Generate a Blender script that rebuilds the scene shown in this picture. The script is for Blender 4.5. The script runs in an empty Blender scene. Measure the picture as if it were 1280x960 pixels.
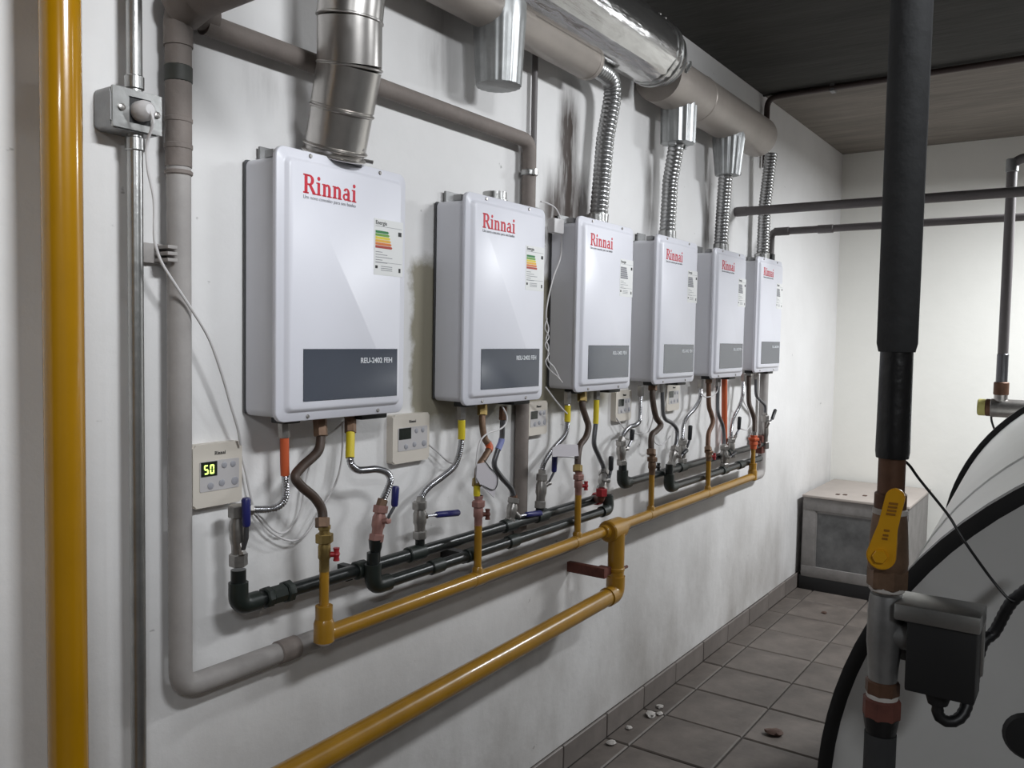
import bpy, bmesh, math, random
from mathutils import Vector, Matrix, Euler
R_ = random.Random(7)
C = bpy.context.scene.collection
PI = math.pi
# ------------------------------------------------------------------ camera
cam = bpy.data.objects.new('camera', bpy.data.cameras.new('camera'))
C.objects.link(cam)
cam.data.sensor_width = 36.0
cam.data.lens = 29.7327
cam.data.clip_start = 0.02
cam.matrix_world = Matrix([[0.571044, 0.034945, -0.820175, 0.0], [-0.820725, 0.046032, -0.569466, -1.36], [0.017854, 0.998329, 0.054966, 1.38], [0.0, 0.0, 0.0, 1.0]])
bpy.context.scene.camera = cam
# ------------------------------------------------------------------ world, lamps, exposure
w = bpy.data.worlds.new('world'); bpy.context.scene.world = w; w.use_nodes = True
w.node_tree.nodes['Background'].inputs[0].default_value = (0.8, 0.85, 0.9, 1)
w.node_tree.nodes['Background'].inputs[1].default_value = 0.01
vs = bpy.context.scene.view_settings
vs.view_transform = 'Standard'; vs.look = 'None'; vs.gamma = 1.0; vs.use_curve_mapping = False
vs.exposure = 0.0
def lamp(name, x, y, z, lx, ly, watts, tilt=30, spread=180, col=(0.94, 0.97, 1.0)):
    d = bpy.data.lights.new(name, 'AREA'); d.shape = 'RECTANGLE'; d.size = lx; d.size_y = ly
    d.energy = watts; d.color = col; d.spread = math.radians(spread)
    o = bpy.data.objects.new(name, d); C.objects.link(o); o.location = (x, y, z); o.rotation_euler = (math.radians(tilt), 0, 0)
    return o
# lamp fittings under the ceiling: three in a row parallel to the heater wall; plus an added fill light
lamp('ceiling_or_fill_lamp', 0.78, -1.85, 2.44, 0.50, 0.14, 6.8, 69, 84)
lamp('ceiling_or_fill_lamp', 2.35, -1.85, 2.44, 0.50, 0.14, 5.8, 69, 84)
lamp('ceiling_or_fill_lamp', 4.25, -1.70, 2.34, 0.60, 0.20, 72, 6, 172)
lamp('ceiling_or_fill_lamp', -1.10, -2.60, 2.44, 0.60, 0.20, 34, 0, 175)  # unseen fill behind the camera, added to lift tank end and heater sides

# ------------------------------------------------------------------ materials
MATS = {}
def mat(name, col, rough=0.5, metal=0.0, var=0.0, scale=8.0, bump=0.0, bscale=None, col2=None, emit=None, spec=None, coat=0.0, stretch=None, rand=0.0):
    if name in MATS: return MATS[name]
    m = bpy.data.materials.new(name); m.use_nodes = True; MATS[name] = m
    nt = m.node_tree; N = nt.nodes; L = nt.links; b = N['Principled BSDF']
    b.inputs['Roughness'].default_value = rough; b.inputs['Metallic'].default_value = metal
    if spec is not None: b.inputs['Specular IOR Level'].default_value = spec
    if coat: b.inputs['Coat Weight'].default_value = coat; b.inputs['Coat Roughness'].default_value = 0.08
    c = (*col, 1)
    b.inputs['Base Color'].default_value = c
    tc = None
    if var or bump:
        tc = N.new('ShaderNodeTexCoord'); mp = N.new('ShaderNodeMapping'); L.new(tc.outputs['Object'], mp.inputs[0])
        if stretch: mp.inputs['Scale'].default_value = stretch
    if var:
        n = N.new('ShaderNodeTexNoise'); n.inputs['Scale'].default_value = scale; n.inputs['Detail'].default_value = 6; n.inputs['Roughness'].default_value = 0.65
        L.new(mp.outputs[0], n.inputs['Vector'])
        r = N.new('ShaderNodeValToRGB'); r.color_ramp.elements[0].position = 0.35; r.color_ramp.elements[1].position = 0.68
        c2 = col2 or tuple(x * (1 - var) for x in col)
        r.color_ramp.elements[0].color = (*c2, 1); r.color_ramp.elements[1].color = c
        L.new(n.outputs['Fac'], r.inputs[0])
        out = r.outputs[0]
        if rand:
            oi = N.new('ShaderNodeObjectInfo'); hs = N.new('ShaderNodeHueSaturation')
            ma = N.new('ShaderNodeMath'); ma.operation = 'MULTIPLY_ADD'; ma.inputs[1].default_value = rand; ma.inputs[2].default_value = 1 - rand / 2
            L.new(oi.outputs['Random'], ma.inputs[0]); L.new(ma.outputs[0], hs.inputs['Value']); L.new(out, hs.inputs['Color']); out = hs.outputs[0]
        L.new(out, b.inputs['Base Color'])
    if bump:
        n2 = N.new('ShaderNodeTexNoise'); n2.inputs['Scale'].default_value = bscale or scale * 4; n2.inputs['Detail'].default_value = 4
        L.new(mp.outputs[0], n2.inputs['Vector'])
        bp = N.new('ShaderNodeBump'); bp.inputs['Strength'].default_value = bump; bp.inputs['Distance'].default_value = 0.01
        L.new(n2.outputs['Fac'], bp.inputs['Height']); L.new(bp.outputs[0], b.inputs['Normal'])
    if emit:
        b.inputs['Emission Color'].default_value = (*emit[:3], 1); b.inputs['Emission Strength'].default_value = emit[3]
    return m

def wall_mat():
    m = mat('painted_plaster', (0.80, 0.79, 0.785), 0.62)
    nt = m.node_tree; N = nt.nodes; L = nt.links; b = N['Principled BSDF']
    g = N.new('ShaderNodeNewGeometry')
    sep = N.new('ShaderNodeSeparateXYZ'); L.new(g.outputs['Position'], sep.inputs[0])
    def math_(op, a, bb=None, c=None, clamp=False):
        n = N.new('ShaderNodeMath'); n.operation = op; n.use_clamp = clamp
        for i, v in enumerate((a, bb, c)):
            if v is None: continue
            if isinstance(v, (int, float)): n.inputs[i].default_value = v
            else: L.new(v, n.inputs[i])
        return n.outputs[0]
    def noise(scale, det=5, stretch=(1, 1, 1), rough=0.6):
        mp = N.new('ShaderNodeMapping'); mp.inputs['Scale'].default_value = stretch; L.new(g.outputs['Position'], mp.inputs[0])
        n = N.new('ShaderNodeTexNoise'); n.inputs['Scale'].default_value = scale; n.inputs['Detail'].default_value = det; n.inputs['Roughness'].default_value = rough
        L.new(mp.outputs[0], n.inputs['Vector']); return n.outputs['Fac']
    def mix(fac, c1, c2):
        n = N.new('ShaderNodeMix'); n.data_type = 'RGBA'
        L.new(fac, n.inputs[0])
        if isinstance(c1, tuple): n.inputs[6].default_value = (*c1, 1)
        else: L.new(c1, n.inputs[6])
        n.inputs[7].default_value = (*c2, 1)
        return n.outputs[2]
    def ramp(v, a, bb):
        n = N.new('ShaderNodeMapRange'); n.inputs['From Min'].default_value = a; n.inputs['From Max'].default_value = bb; L.new(v, n.inputs['Value']); return n.outputs[0]
    big = ramp(noise(1.6, 6), 0.40, 0.72)
    col = mix(math_('MULTIPLY', big, 0.22), (0.80, 0.79, 0.785), (0.42, 0.40, 0.37))
    # scuffs: sparse small dark grey chips
    sc = ramp(noise(26, 3, (0.7, 1, 1.3)), 0.70, 0.76)
    col = mix(math_('MULTIPLY', sc, 0.6), col, (0.14, 0.13, 0.12))
    # brown dirt low on the wall, deepened to stand in for weaker light
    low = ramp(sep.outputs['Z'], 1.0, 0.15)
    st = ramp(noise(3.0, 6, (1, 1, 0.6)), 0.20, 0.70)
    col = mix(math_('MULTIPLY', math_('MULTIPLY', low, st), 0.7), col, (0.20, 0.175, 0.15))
    # dark brown upright streaks on the plaster over the heaters, each with its own place
    for (x0, hw, z0, z1, s) in ((2.235, 0.075, 1.68, 2.18, 1.6), (2.19, 0.14, 1.66, 1.92, 1.3), (2.33, 0.06, 1.68, 1.94, 1.5), (2.82, 0.07, 1.74, 2.14, 0.7), (3.36, 0.07, 1.72, 2.17, 0.9), (3.60, 0.06, 1.74, 2.1, 0.35), (1.62, 0.08, 1.95, 2.3, 0.4), (1.10, 0.10, 1.78, 2.0, 0.30), (1.56, 0.07, 1.25, 1.56, 0.25)):
        dx = math_('ABSOLUTE', math_('SUBTRACT', math_('ADD', sep.outputs['X'], math_('MULTIPLY', noise(5, 3), 0.05)), x0 + 0.025))
        mx = ramp(dx, hw, hw * 0.2)
        mz = math_('MULTIPLY', ramp(sep.outputs['Z'], z0, z0 + 0.08), ramp(sep.outputs['Z'], z1, z1 - 0.15))
        iny = ramp(sep.outputs['Y'], -0.02, -0.01)
        fac = math_('MULTIPLY', math_('MULTIPLY', math_('MULTIPLY', mx, mz), iny), math_('MULTIPLY', ramp(noise(7, 5, (3, 1, 0.5)), 0.25, 0.6), s), clamp=True)
        col = mix(fac, col, (0.06, 0.045, 0.038))
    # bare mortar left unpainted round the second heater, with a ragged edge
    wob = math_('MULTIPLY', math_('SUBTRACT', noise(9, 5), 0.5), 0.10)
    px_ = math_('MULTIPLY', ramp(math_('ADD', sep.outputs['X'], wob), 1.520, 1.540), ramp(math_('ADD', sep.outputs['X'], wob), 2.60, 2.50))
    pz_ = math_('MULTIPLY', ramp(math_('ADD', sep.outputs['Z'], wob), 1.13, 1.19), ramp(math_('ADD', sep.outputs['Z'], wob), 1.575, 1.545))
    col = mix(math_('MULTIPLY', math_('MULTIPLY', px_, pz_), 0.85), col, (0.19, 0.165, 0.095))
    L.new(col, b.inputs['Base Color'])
    bp = N.new('ShaderNodeBump'); bp.inputs['Strength'].default_value = 0.25; bp.inputs['Distance'].default_value = 0.01
    L.new(noise(14, 6), bp.inputs['Height']); L.new(bp.outputs[0], b.inputs['Normal'])
    return m

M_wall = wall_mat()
M_wall2 = mat('cream_plaster', (0.80, 0.79, 0.745), 0.7, var=0.06, scale=1.5, bump=0.15, bscale=18)
M_dim = mat('bare_block_wall', (0.22, 0.21, 0.20), 0.9, var=0.3, scale=3)
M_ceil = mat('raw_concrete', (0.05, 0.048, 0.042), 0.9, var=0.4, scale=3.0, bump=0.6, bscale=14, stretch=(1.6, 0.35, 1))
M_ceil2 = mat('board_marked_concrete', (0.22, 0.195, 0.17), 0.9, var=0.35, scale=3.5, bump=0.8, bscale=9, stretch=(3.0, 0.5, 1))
M_tile = mat('glazed_floor_tile', (0.165, 0.14, 0.123), 0.5, var=0.5, scale=5.0, bump=0.08, bscale=30, rand=0.18)
M_grout = mat('dark_grout', (0.05, 0.042, 0.037), 0.9, var=0.3, scale=20)
M_skirt = mat('skirting_tile', (0.20, 0.175, 0.16), 0.45, var=0.3, scale=7, rand=0.12)
M_enamel = mat('white_enamel', (0.78, 0.78, 0.84), 0.36, var=0.03, scale=3)
M_body = mat('grey_white_sheet', (0.66, 0.66, 0.70), 0.4, var=0.05, scale=4)
M_dark = mat('black_plastic', (0.012, 0.012, 0.013), 0.5)
M_gap = mat('dark_backplate', (0.07, 0.07, 0.075), 0.6)
M_panel = mat('slate_gloss_plate', (0.075, 0.085, 0.11), 0.12, coat=0.4, var=0.08, scale=3)
M_red = mat('red_print', (0.60, 0.012, 0.035), 0.5)
M_pwhite = mat('white_print', (0.75, 0.77, 0.8), 0.5)
M_pgrey = mat('grey_print', (0.25, 0.25, 0.27), 0.6)
M_black = mat('black_print', (0.02, 0.02, 0.02), 0.6)
M_stick = mat('sticker_paper', (0.80, 0.80, 0.79), 0.55)
BAR = [mat('bar_%s' % n, c, 0.5) for n, c in (('deep_green', (0.02, 0.20, 0.05)), ('green', (0.16, 0.36, 0.05)), ('yellow', (0.75, 0.62, 0.05)), ('amber', (0.80, 0.45, 0.04)), ('orange', (0.70, 0.20, 0.04)), ('red', (0.42, 0.05, 0.03)))]
M_gas = mat('yellow_gas_paint', (0.40, 0.205, 0.016), 0.3, var=0.22, scale=7, coat=0.35, bump=0.05, bscale=20)
M_gas2 = mat('yellow_riser_paint', (0.44, 0.215, 0.003), 0.22, var=0.15, scale=4, coat=0.5, bump=0.04, bscale=12)
M_pvc = mat('grey_painted_pipe', (0.40, 0.375, 0.36), 0.6, var=0.25, scale=6, bump=0.15, bscale=30)
M_pvcd = mat('brown_grey_lagging', (0.24, 0.205, 0.185), 0.7, var=0.25, scale=9, bump=0.3, bscale=30)
M_band = mat('dark_tape', (0.045, 0.047, 0.04), 0.6, var=0.3, scale=20)
M_galv = mat('galvanized_steel', (0.46, 0.46, 0.45), 0.30, 0.9, var=0.25, scale=16, bump=0.05)
M_galvd = mat('dull_galvanized_steel', (0.33, 0.33, 0.33), 0.45, 0.8, var=0.3, scale=14, bump=0.12, bscale=25)
M_flue = mat('flue_sheet', (0.58, 0.555, 0.53), 0.30, 0.95, var=0.22, scale=7, bump=0.06, bscale=9)
M_foil = mat('creased_foil', (0.68, 0.67, 0.66), 0.2, 0.95, var=0.25, scale=9, bump=0.35, bscale=22, stretch=(0.35, 1.5, 1.5))
M_duct = mat('beige_painted_duct', (0.40, 0.355, 0.32), 0.38, 0.25, var=0.18, scale=5, bump=0.05)
M_spiral = mat('spiral_aluminium', (0.46, 0.46, 0.46), 0.3, 0.95)
M_stub = mat('crimped_zinc', (0.45, 0.46, 0.46), 0.42, 0.75, var=0.25, scale=18)
M_brass = mat('brass', (0.42, 0.30, 0.11), 0.42, 0.8, var=0.4, scale=25)
M_copper = mat('aged_copper', (0.17, 0.085, 0.05), 0.55, 0.4, var=0.45, scale=15)
M_bronze = mat('bronze_valve', (0.25, 0.155, 0.10), 0.5, 0.5, var=0.45, scale=22)
M_chrome = mat('dull_nickel', (0.46, 0.44, 0.42), 0.33, 0.85, var=0.35, scale=25)
M_rosy = mat('primer_pink_brass', (0.42, 0.22, 0.19), 0.5, 0.3, var=0.3, scale=25)
M_braid = mat('steel_braid', (0.50, 0.50, 0.52), 0.25, 0.95)
M_brown = mat('brown_gas_hose', (0.075, 0.047, 0.034), 0.5, 0.15, var=0.4, scale=40)
M_steelp = mat('dark_steel_hose', (0.16, 0.16, 0.17), 0.32, 0.75)
M_ppr = mat('black_pipe', (0.013, 0.016, 0.0155), 0.28, var=0.4, scale=8)
M_pprg = mat('greenish_black_fitting', (0.018, 0.025, 0.021), 0.4, var=0.4, scale=12)
M_blue = mat('blue_lever_sleeve', (0.018, 0.02, 0.13), 0.35)
M_blk = mat('black_lever_sleeve', (0.015, 0.015, 0.018), 0.4)
M_redh = mat('red_handle', (0.33, 0.018, 0.025), 0.4)
M_yel = mat('yellow_hose_label', (0.70, 0.55, 0.02), 0.5)
M_org = mat('orange_red_label', (0.55, 0.10, 0.03), 0.5)
M_blab = mat('blue_white_label', (0.25, 0.28, 0.55), 0.5)
M_cable = mat('white_cable', (0.62, 0.60, 0.60), 0.5)
M_cream = mat('cream_plastic', (0.66, 0.61, 0.54), 0.45)
M_cream2 = mat('grey_keypad', (0.52, 0.50, 0.50), 0.45)
M_btn = mat('grey_button', (0.34, 0.34, 0.37), 0.4)
M_scr = mat('display_glass', (0.012, 0.016, 0.012), 0.15)
M_led = mat('green_led', (0.4, 0.6, 0.1), 0.5, emit=(0.55, 0.85, 0.16, 2.2))
M_paper = mat('paper_tag', (0.55, 0.52, 0.55), 0.7)
M_foam = mat('grey_foam_lagging', (0.042, 0.043, 0.045), 0.85, var=0.25, scale=9, bump=0.25, bscale=40)
M_tape = mat('black_wrap_tape', (0.012, 0.012, 0.013), 0.38, var=0.3, scale=15, bump=0.3, bscale=30)
M_rust = mat('rusty_clamp', (0.16, 0.05, 0.035), 0.7, var=0.4, scale=30)
M_lever = mat('yellow_lever', (0.72, 0.36, 0.01), 0.35)
M_teflon = mat('sealing_tape', (0.55, 0.52, 0.49), 0.7)
M_tank = mat('tank_jacket', (0.76, 0.77, 0.75), 0.33, var=0.08, scale=2, bump=0.10, bscale=6)
M_tankc = mat('tank_end_sheet', (0.56, 0.56, 0.55), 0.5, var=0.1, scale=3)
M_rub = mat('black_rubber', (0.009, 0.009, 0.010), 0.45)
M_cab = mat('weathered_zinc_frame', (0.27, 0.255, 0.245), 0.55, 0.15, var=0.3, scale=9)
M_cabp = mat('mottled_zinc_sheet', (0.19, 0.19, 0.19), 0.45, 0.3, var=0.5, scale=7)
M_cabt = mat('beige_stone_top', (0.42, 0.37, 0.335), 0.5, var=0.12, scale=6)
M_cabb = mat('black_plinth', (0.016, 0.016, 0.017), 0.4)
M_leaf = mat('dry_brown_scrap', (0.10, 0.055, 0.04), 0.8, var=0.4, scale=40)
M_chip = mat('plaster_rubble', (0.52, 0.49, 0.46), 0.85, var=0.35, scale=40)
M_cdark = mat('dark_conduit', (0.05, 0.032, 0.028), 0.5)
M_gpipe = mat('grey_service_pipe', (0.17, 0.155, 0.155), 0.5, var=0.2, scale=6)

# ------------------------------------------------------------------ mesh helpers
def link(o, parent=None):
    C.objects.link(o)
    if parent is not None: o.parent = parent
    return o
def build(bm, name, m, parent=None, smooth=True, loc=None):
    me = bpy.data.meshes.new(name)
    bmesh.ops.recalc_face_normals(bm, faces=bm.faces)
    if smooth:
        for f in bm.faces: f.smooth = True
        for e in bm.edges:
            if len(e.link_faces) == 2 and e.calc_face_angle(0) > 0.7: e.smooth = False
    bm.to_mesh(me); bm.free()
    me.materials.append(m)
    o = bpy.data.objects.new(name, me)
    link(o, parent)
    if loc is not None: o.location = loc
    return o
def tag(o, label=None, cat=None, group=None, kind=None):
    if label: o['label'] = label
    if cat: o['category'] = cat
    if group: o['group'] = group
    if kind: o['kind'] = kind
    return o
def thing(name, label, cat, loc=(0, 0, 0), group=None, rz=0.0):
    o = bpy.data.objects.new(name, None); C.objects.link(o); o.location = loc; o.rotation_euler = (0, 0, rz)
    o.empty_display_size = 0.05
    return tag(o, label, cat, group)
def box(bm, lo, hi, bev=0.0, seg=2):
    g = bmesh.ops.create_cube(bm, size=1.0)
    vs_ = g['verts']
    for v in vs_:
        v.co = Vector((lo[i] + (v.co[i] + 0.5) * (hi[i] - lo[i]) for i in range(3)))
    if bev:
        es = list({e for v in vs_ for e in v.link_edges})
        bmesh.ops.bevel(bm, geom=es, offset=bev, segments=seg, profile=0.6, affect='EDGES')
def rrect(w, h, r, n=5):
    pts = []
    for cx, cz, a0 in ((w - r, h - r, 0), (r, h - r, PI / 2), (r, r, PI), (w - r, r, 1.5 * PI)):
        for i in range(n + 1):
            a = a0 + PI / 2 * i / n; pts.append((cx + r * math.cos(a), cz + r * math.sin(a)))
    return pts
def prism_xz(bm, pts, y0, y1, ox=0.0, oz=0.0, bev=0.0):
    """outline in x,z; y0 is the wall side, y1 the front"""
    f = [bm.verts.new((ox + x, y1, oz + z)) for x, z in pts]
    b = [bm.verts.new((ox + x, y0, oz + z)) for x, z in pts]
    n = len(pts)
    bm.faces.new(f); bm.faces.new(b[::-1])
    for i in range(n): bm.faces.new((f[i], b[i], b[(i + 1) % n], f[(i + 1) % n]))
    if bev:
        es = [e for e in bm.edges if e.verts[0] in f and e.verts[1] in f]
        bmesh.ops.bevel(bm, geom=es, offset=bev, segments=2, affect='EDGES')
def fillet(pts, rad, n=6):
    pts = [Vector(p) for p in pts]; out = [pts[0]]
    for i in range(1, len(pts) - 1):
        a = pts[i - 1] - pts[i]; b = pts[i + 1] - pts[i]; la, lb = a.length, b.length
        a.normalize(); b.normalize()
        ang = a.angle(b)
        if ang > 3.0: out.append(pts[i]); continue
        t = min(rad / math.tan(ang / 2), la * 0.49, lb * 0.49)
        p0, p2 = pts[i] + a * t, pts[i] + b * t
        for k in range(n + 1):
            s = k / n; out.append(p0 * (1 - s) ** 2 + pts[i] * 2 * s * (1 - s) + p2 * s * s)
    out.append(pts[-1]); return out
def spline(pts, n=8):
    P = [Vector(p) for p in pts]; P = [P[0] * 2 - P[1]] + P + [P[-1] * 2 - P[-2]]; out = []
    for i in range(1, len(P) - 2):
        p0, p1, p2, p3 = P[i - 1:i + 3]
        for k in range(n):
            t = k / n
            out.append(0.5 * ((2 * p1) + (p2 - p0) * t + (2 * p0 - 5 * p1 + 4 * p2 - p3) * t * t + (3 * p1 - p0 - 3 * p2 + p3) * t ** 3))
    out.append(P[-2]); return out
def resample(pts, step):
    L = [0.0]
    for a, b in zip(pts, pts[1:]): L.append(L[-1] + (b - a).length)
    n = max(2, int(L[-1] / step)); out = []; j = 0
    for k in range(n + 1):
        s = L[-1] * k / n
        while j < len(L) - 2 and L[j + 1] < s: j += 1
        t = (s - L[j]) / max(1e-9, L[j + 1] - L[j]); out.append(pts[j].lerp(pts[j + 1], min(1, t)))
    return out
def tube(bm, path, r, seg=12, cap=True, flat=1.0, fl=None):
    """r: number or function of index; fl(theta,i): radius factor"""
    path = [Vector(p) for p in path]; rings = []; prev = None
    for i, p in enumerate(path):
        t = (path[min(i + 1, len(path) - 1)] - path[max(i - 1, 0)]).normalized()
        if prev is None:
            u = t.cross(Vector((0, 0, 1)))
            if u.length < 0.2: u = t.cross(Vector((0, 1, 0)))
            u.normalize()
        else:
            u = prev - t * prev.dot(t); u.normalize()
        prev = u; v = t.cross(u); rr = r(i) if callable(r) else r
        ring = []
        for k in range(seg):
            a = 2 * PI * k / seg; q = rr * (fl(a, i) if fl else 1.0)
            ring.append(bm.verts.new(p + (u * math.cos(a) + v * math.sin(a) * flat) * q))
        rings.append(ring)
    for A, B in zip(rings, rings[1:]):
        for k in range(seg): bm.faces.new((A[k], A[(k + 1) % seg], B[(k + 1) % seg], B[k]))
    if cap: bm.faces.new(rings[0][::-1]); bm.faces.new(rings[-1])
    return rings
def lathe(bm, base, axis, prof, seg=20, fl=None):
    """prof: list of (distance along axis, radius)"""
    base = Vector(base); ax = Vector(axis).normalized()
    u = ax.cross(Vector((0, 0, 1)))
    if u.length < 0.2: u = ax.cross(Vector((1, 0, 0)))
    u.normalize(); v = ax.cross(u); rings = []
    for i, (d, r) in enumerate(prof):
        rings.append([bm.verts.new(base + ax * d + (u * math.cos(2 * PI * k / seg) + v * math.sin(2 * PI * k / seg)) * max(r, 1e-5) * (fl(2 * PI * k / seg, i) if fl else 1)) for k in range(seg)])
    for A, B in zip(rings, rings[1:]):
        for k in range(seg): bm.faces.new((A[k], A[(k + 1) % seg], B[(k + 1) % seg], B[k]))
    bm.faces.new(rings[0][::-1]); bm.faces.new(rings[-1])
def T(name, path, r, m, parent=None, seg=12, **k):
    bm = bmesh.new(); tube(bm, path, r, seg, **k); return build(bm, name, m, parent)
def LT(name, base, axis, prof, m, parent=None, seg=20, fl=None):
    bm = bmesh.new(); lathe(bm, base, axis, prof, seg, fl); return build(bm, name, m, parent)
def BX(name, lo, hi, m, parent=None, bev=0.0):
    bm = bmesh.new(); box(bm, lo, hi, bev); return build(bm, name, m, parent)
def cyl(name, a, b, r, m, parent=None, seg=16, ch=0.12):
    a = Vector(a); b = Vector(b); l = (b - a).length; c = min(r * ch, l * .2)
    return LT(name, a, b - a, [(0, r - c), (c, r), (l - c, r), (l, r - c)], m, parent, seg)
def hexn(name, a, b, r, m, parent=None):
    return cyl(name, a, b, r, m, parent, 6, 0.08)
def text_mesh(name, s, size, m, parent, loc, y=-0.0, align='LEFT', bold=0.0):
    cu = bpy.data.curves.new(name, 'FONT'); cu.body = s; cu.size = size; cu.extrude = 0.0002; cu.align_x = align; cu.offset = bold
    to = bpy.data.objects.new(name, cu); C.objects.link(to)
    dg = bpy.context.evaluated_depsgraph_get(); dg.update()
    me = bpy.data.meshes.new_from_object(to.evaluated_get(dg))
    bpy.data.objects.remove(to); bpy.data.curves.remove(cu)
    me.name = name; me.materials.clear(); me.materials.append(m)
    o = bpy.data.objects.new(name, me); link(o, parent); o.location = loc; o.rotation_euler = (PI / 2, 0, 0)
    return o
def copy_tree(o, parent=None):
    c = o.copy(); C.objects.link(c)
    if parent is not None: c.parent = parent
    for ch in list(o.children): copy_tree(ch, c)
    return c
def V(*a): return Vector(a)

# ------------------------------------------------------------------ the room
def struct(o): o['kind'] = 'structure'; return o
XF = 5.49; CEIL = 2.54
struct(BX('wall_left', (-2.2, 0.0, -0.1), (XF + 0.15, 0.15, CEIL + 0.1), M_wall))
struct(BX('wall_back', (XF, -3.8, -0.1), (XF + 0.15, 0.0, CEIL + 0.1), M_wall2))
struct(BX('wall_right', (-2.2, -3.95, -0.1), (XF + 0.15, -3.8, CEIL + 0.1), M_dim))
struct(BX('wall_front', (-2.35, -3.95, -0.1), (-2.2, 0.15, CEIL + 0.1), M_dim))
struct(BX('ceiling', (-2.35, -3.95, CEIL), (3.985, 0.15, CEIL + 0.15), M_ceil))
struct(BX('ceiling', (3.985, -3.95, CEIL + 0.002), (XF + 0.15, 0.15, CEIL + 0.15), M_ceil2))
floor = struct(BX('floor', (-2.35, -3.95, -0.12), (XF + 0.15, 0.15, -0.005), M_grout))
# floor tiles 0.29 m, laid in straight rows; a cut row runs along the heater wall
def tile_mesh(nm, w_, d_, h_, bev=0.004):
    bm = bmesh.new(); box(bm, (0.003, 0.003, -h_), (w_ - 0.003, d_ - 0.003, 0), 0)
    es = [e for e in bm.edges if all(v.co.z > -1e-6 for v in e.verts)]
    bmesh.ops.bevel(bm, geom=es, offset=bev, segments=1, affect='EDGES')
    me = bpy.data.meshes.new(nm); bm.to_mesh(me); bm.free(); me.materials.append(M_tile); return me
P_ = 0.29
tm = tile_mesh('tile', P_, P_, 0.012); tc_ = tile_mesh('cut_tile', P_, 0.093, 0.012)
rest = bmesh.new()
for i in range(-22, 5):
    x = 4.29 + i * P_
    if x + P_ > XF + 0.3: continue
    o = bpy.data.objects.new('tile', tc_); link(o, floor); o.location = (x, -0.103, R_.uniform(-0.001, 0.001))
    for j in range(13):
        y = -0.103 - (j + 1) * P_
        if y > -2.2 and x > -0.6:
            o = bpy.data.objects.new('tile', tm); link(o, floor)
            o.location = (x, y, R_.uniform(-0.0015, 0.0015))
        else:
            box(rest, (x + .003, y + .003, -.012), (x + P_ - .003, y + P_ - .003, 0))
tag(build(rest, 'tile_field', M_tile, floor, False), kind='stuff')
# skirting of cut tiles
sk = struct(BX('baseboard_left', (-2.2, -0.006, 0), (XF, 0.0, 0.080), M_grout))
bm = bmesh.new(); box(bm, (0.002, -0.013, 0.0), (P_ - 0.002, -0.004, 0.082), 0.002, 1)
sme = bpy.data.meshes.new('skirting_tile'); bm.to_mesh(sme); bm.free(); sme.materials.append(M_skirt)
for i in range(-22, 4):
    o = bpy.data.objects.new('tile', sme); link(o, sk); o.location = (4.295 + i * P_, R_.uniform(-0.0015, 0.0), R_.uniform(-0.002, 0.001))
# two shallow construction joints in the concrete ceiling
struct(BX('trim_1', (3.985, -3.8, CEIL - 0.006), (4.0, 0, CEIL + 0.01), M_ceil))

# ------------------------------------------------------------------ lettering of the heater maker, drawn letter by letter
def arc(cx, cz, rx, rz, a0, a1, n=8):
    return [(cx + rx * math.cos(math.radians(a0 + (a1 - a0) * i / n)), cz + rz * math.sin(math.radians(a0 + (a1 - a0) * i / n))) for i in range(n + 1)]
def ringseg(cx, cz, rx, rz, tx, tz, a0, a1, n=10):
    return arc(cx, cz, rx, rz, a0, a1, n) + arc(cx, cz, rx - tx, rz - tz, a1, a0, n)
def rect(x0, z0, x1, z1): return [(x0, z0), (x1, z0), (x1, z1), (x0, z1)]
GLY = {
 'R': (0.80, [rect(0.08, 0, 0.27, 1), rect(0, 0, 0.35, 0.08), rect(0, 0.92, 0.4, 1), rect(0.27, 0.90, 0.42, 1), rect(0.27, 0.44, 0.42, 0.53),
       ringseg(0.40, 0.72, 0.30, 0.28, 0.19, 0.10, -90, 90), [(0.34, 0.5), (0.52, 0.5), (0.80, 0.08), (0.80, 0.0), (0.63, 0.0)], rect(0.60, 0, 0.84, 0.07)]),
 'i': (0.34, [rect(0.08, 0, 0.25, 0.66), rect(0.0, 0, 0.33, 0.07), rect(0.0, 0.60, 0.2, 0.67), arc(0.165, 0.88, 0.10, 0.11, 0, 360, 10)]),
 'n': (0.66, [rect(0.07, 0, 0.24, 0.66), rect(0.0, 0, 0.30, 0.07), rect(0.0, 0.60, 0.2, 0.67), ringseg(0.36, 0.42, 0.22, 0.26, 0.17, 0.10, 0, 140), rect(0.41, 0, 0.58, 0.43), rect(0.35, 0, 0.65, 0.07)]),
 'a': (0.60, [ringseg(0.27, 0.44, 0.22, 0.25, 0.15, 0.09, 0, 160), rect(0.34, 0, 0.50, 0.46), rect(0.40, 0, 0.60, 0.08), ringseg(0.22, 0.20, 0.22, 0.20, 0.13, 0.09, 40, 330), rect(0.22, 0.33, 0.36, 0.41)]),
}
def logo_bm(bm, s, x, z, h, y0, y1, sx=1.0):
    for ch in s:
        w_, polys = GLY[ch]
        for p in polys:
            f = [bm.verts.new((x + a * h * sx, y1, z + b * h)) for a, b in p]
            g = [bm.verts.new((x + a * h * sx, y0, z + b * h)) for a, b in p]
            bm.faces.new(f)
            for i in range(len(f)): bm.faces.new((f[i], g[i], g[(i + 1) % len(f)], f[(i + 1) % len(f)]))
        x += (w_ + 0.06) * h * sx

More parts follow.
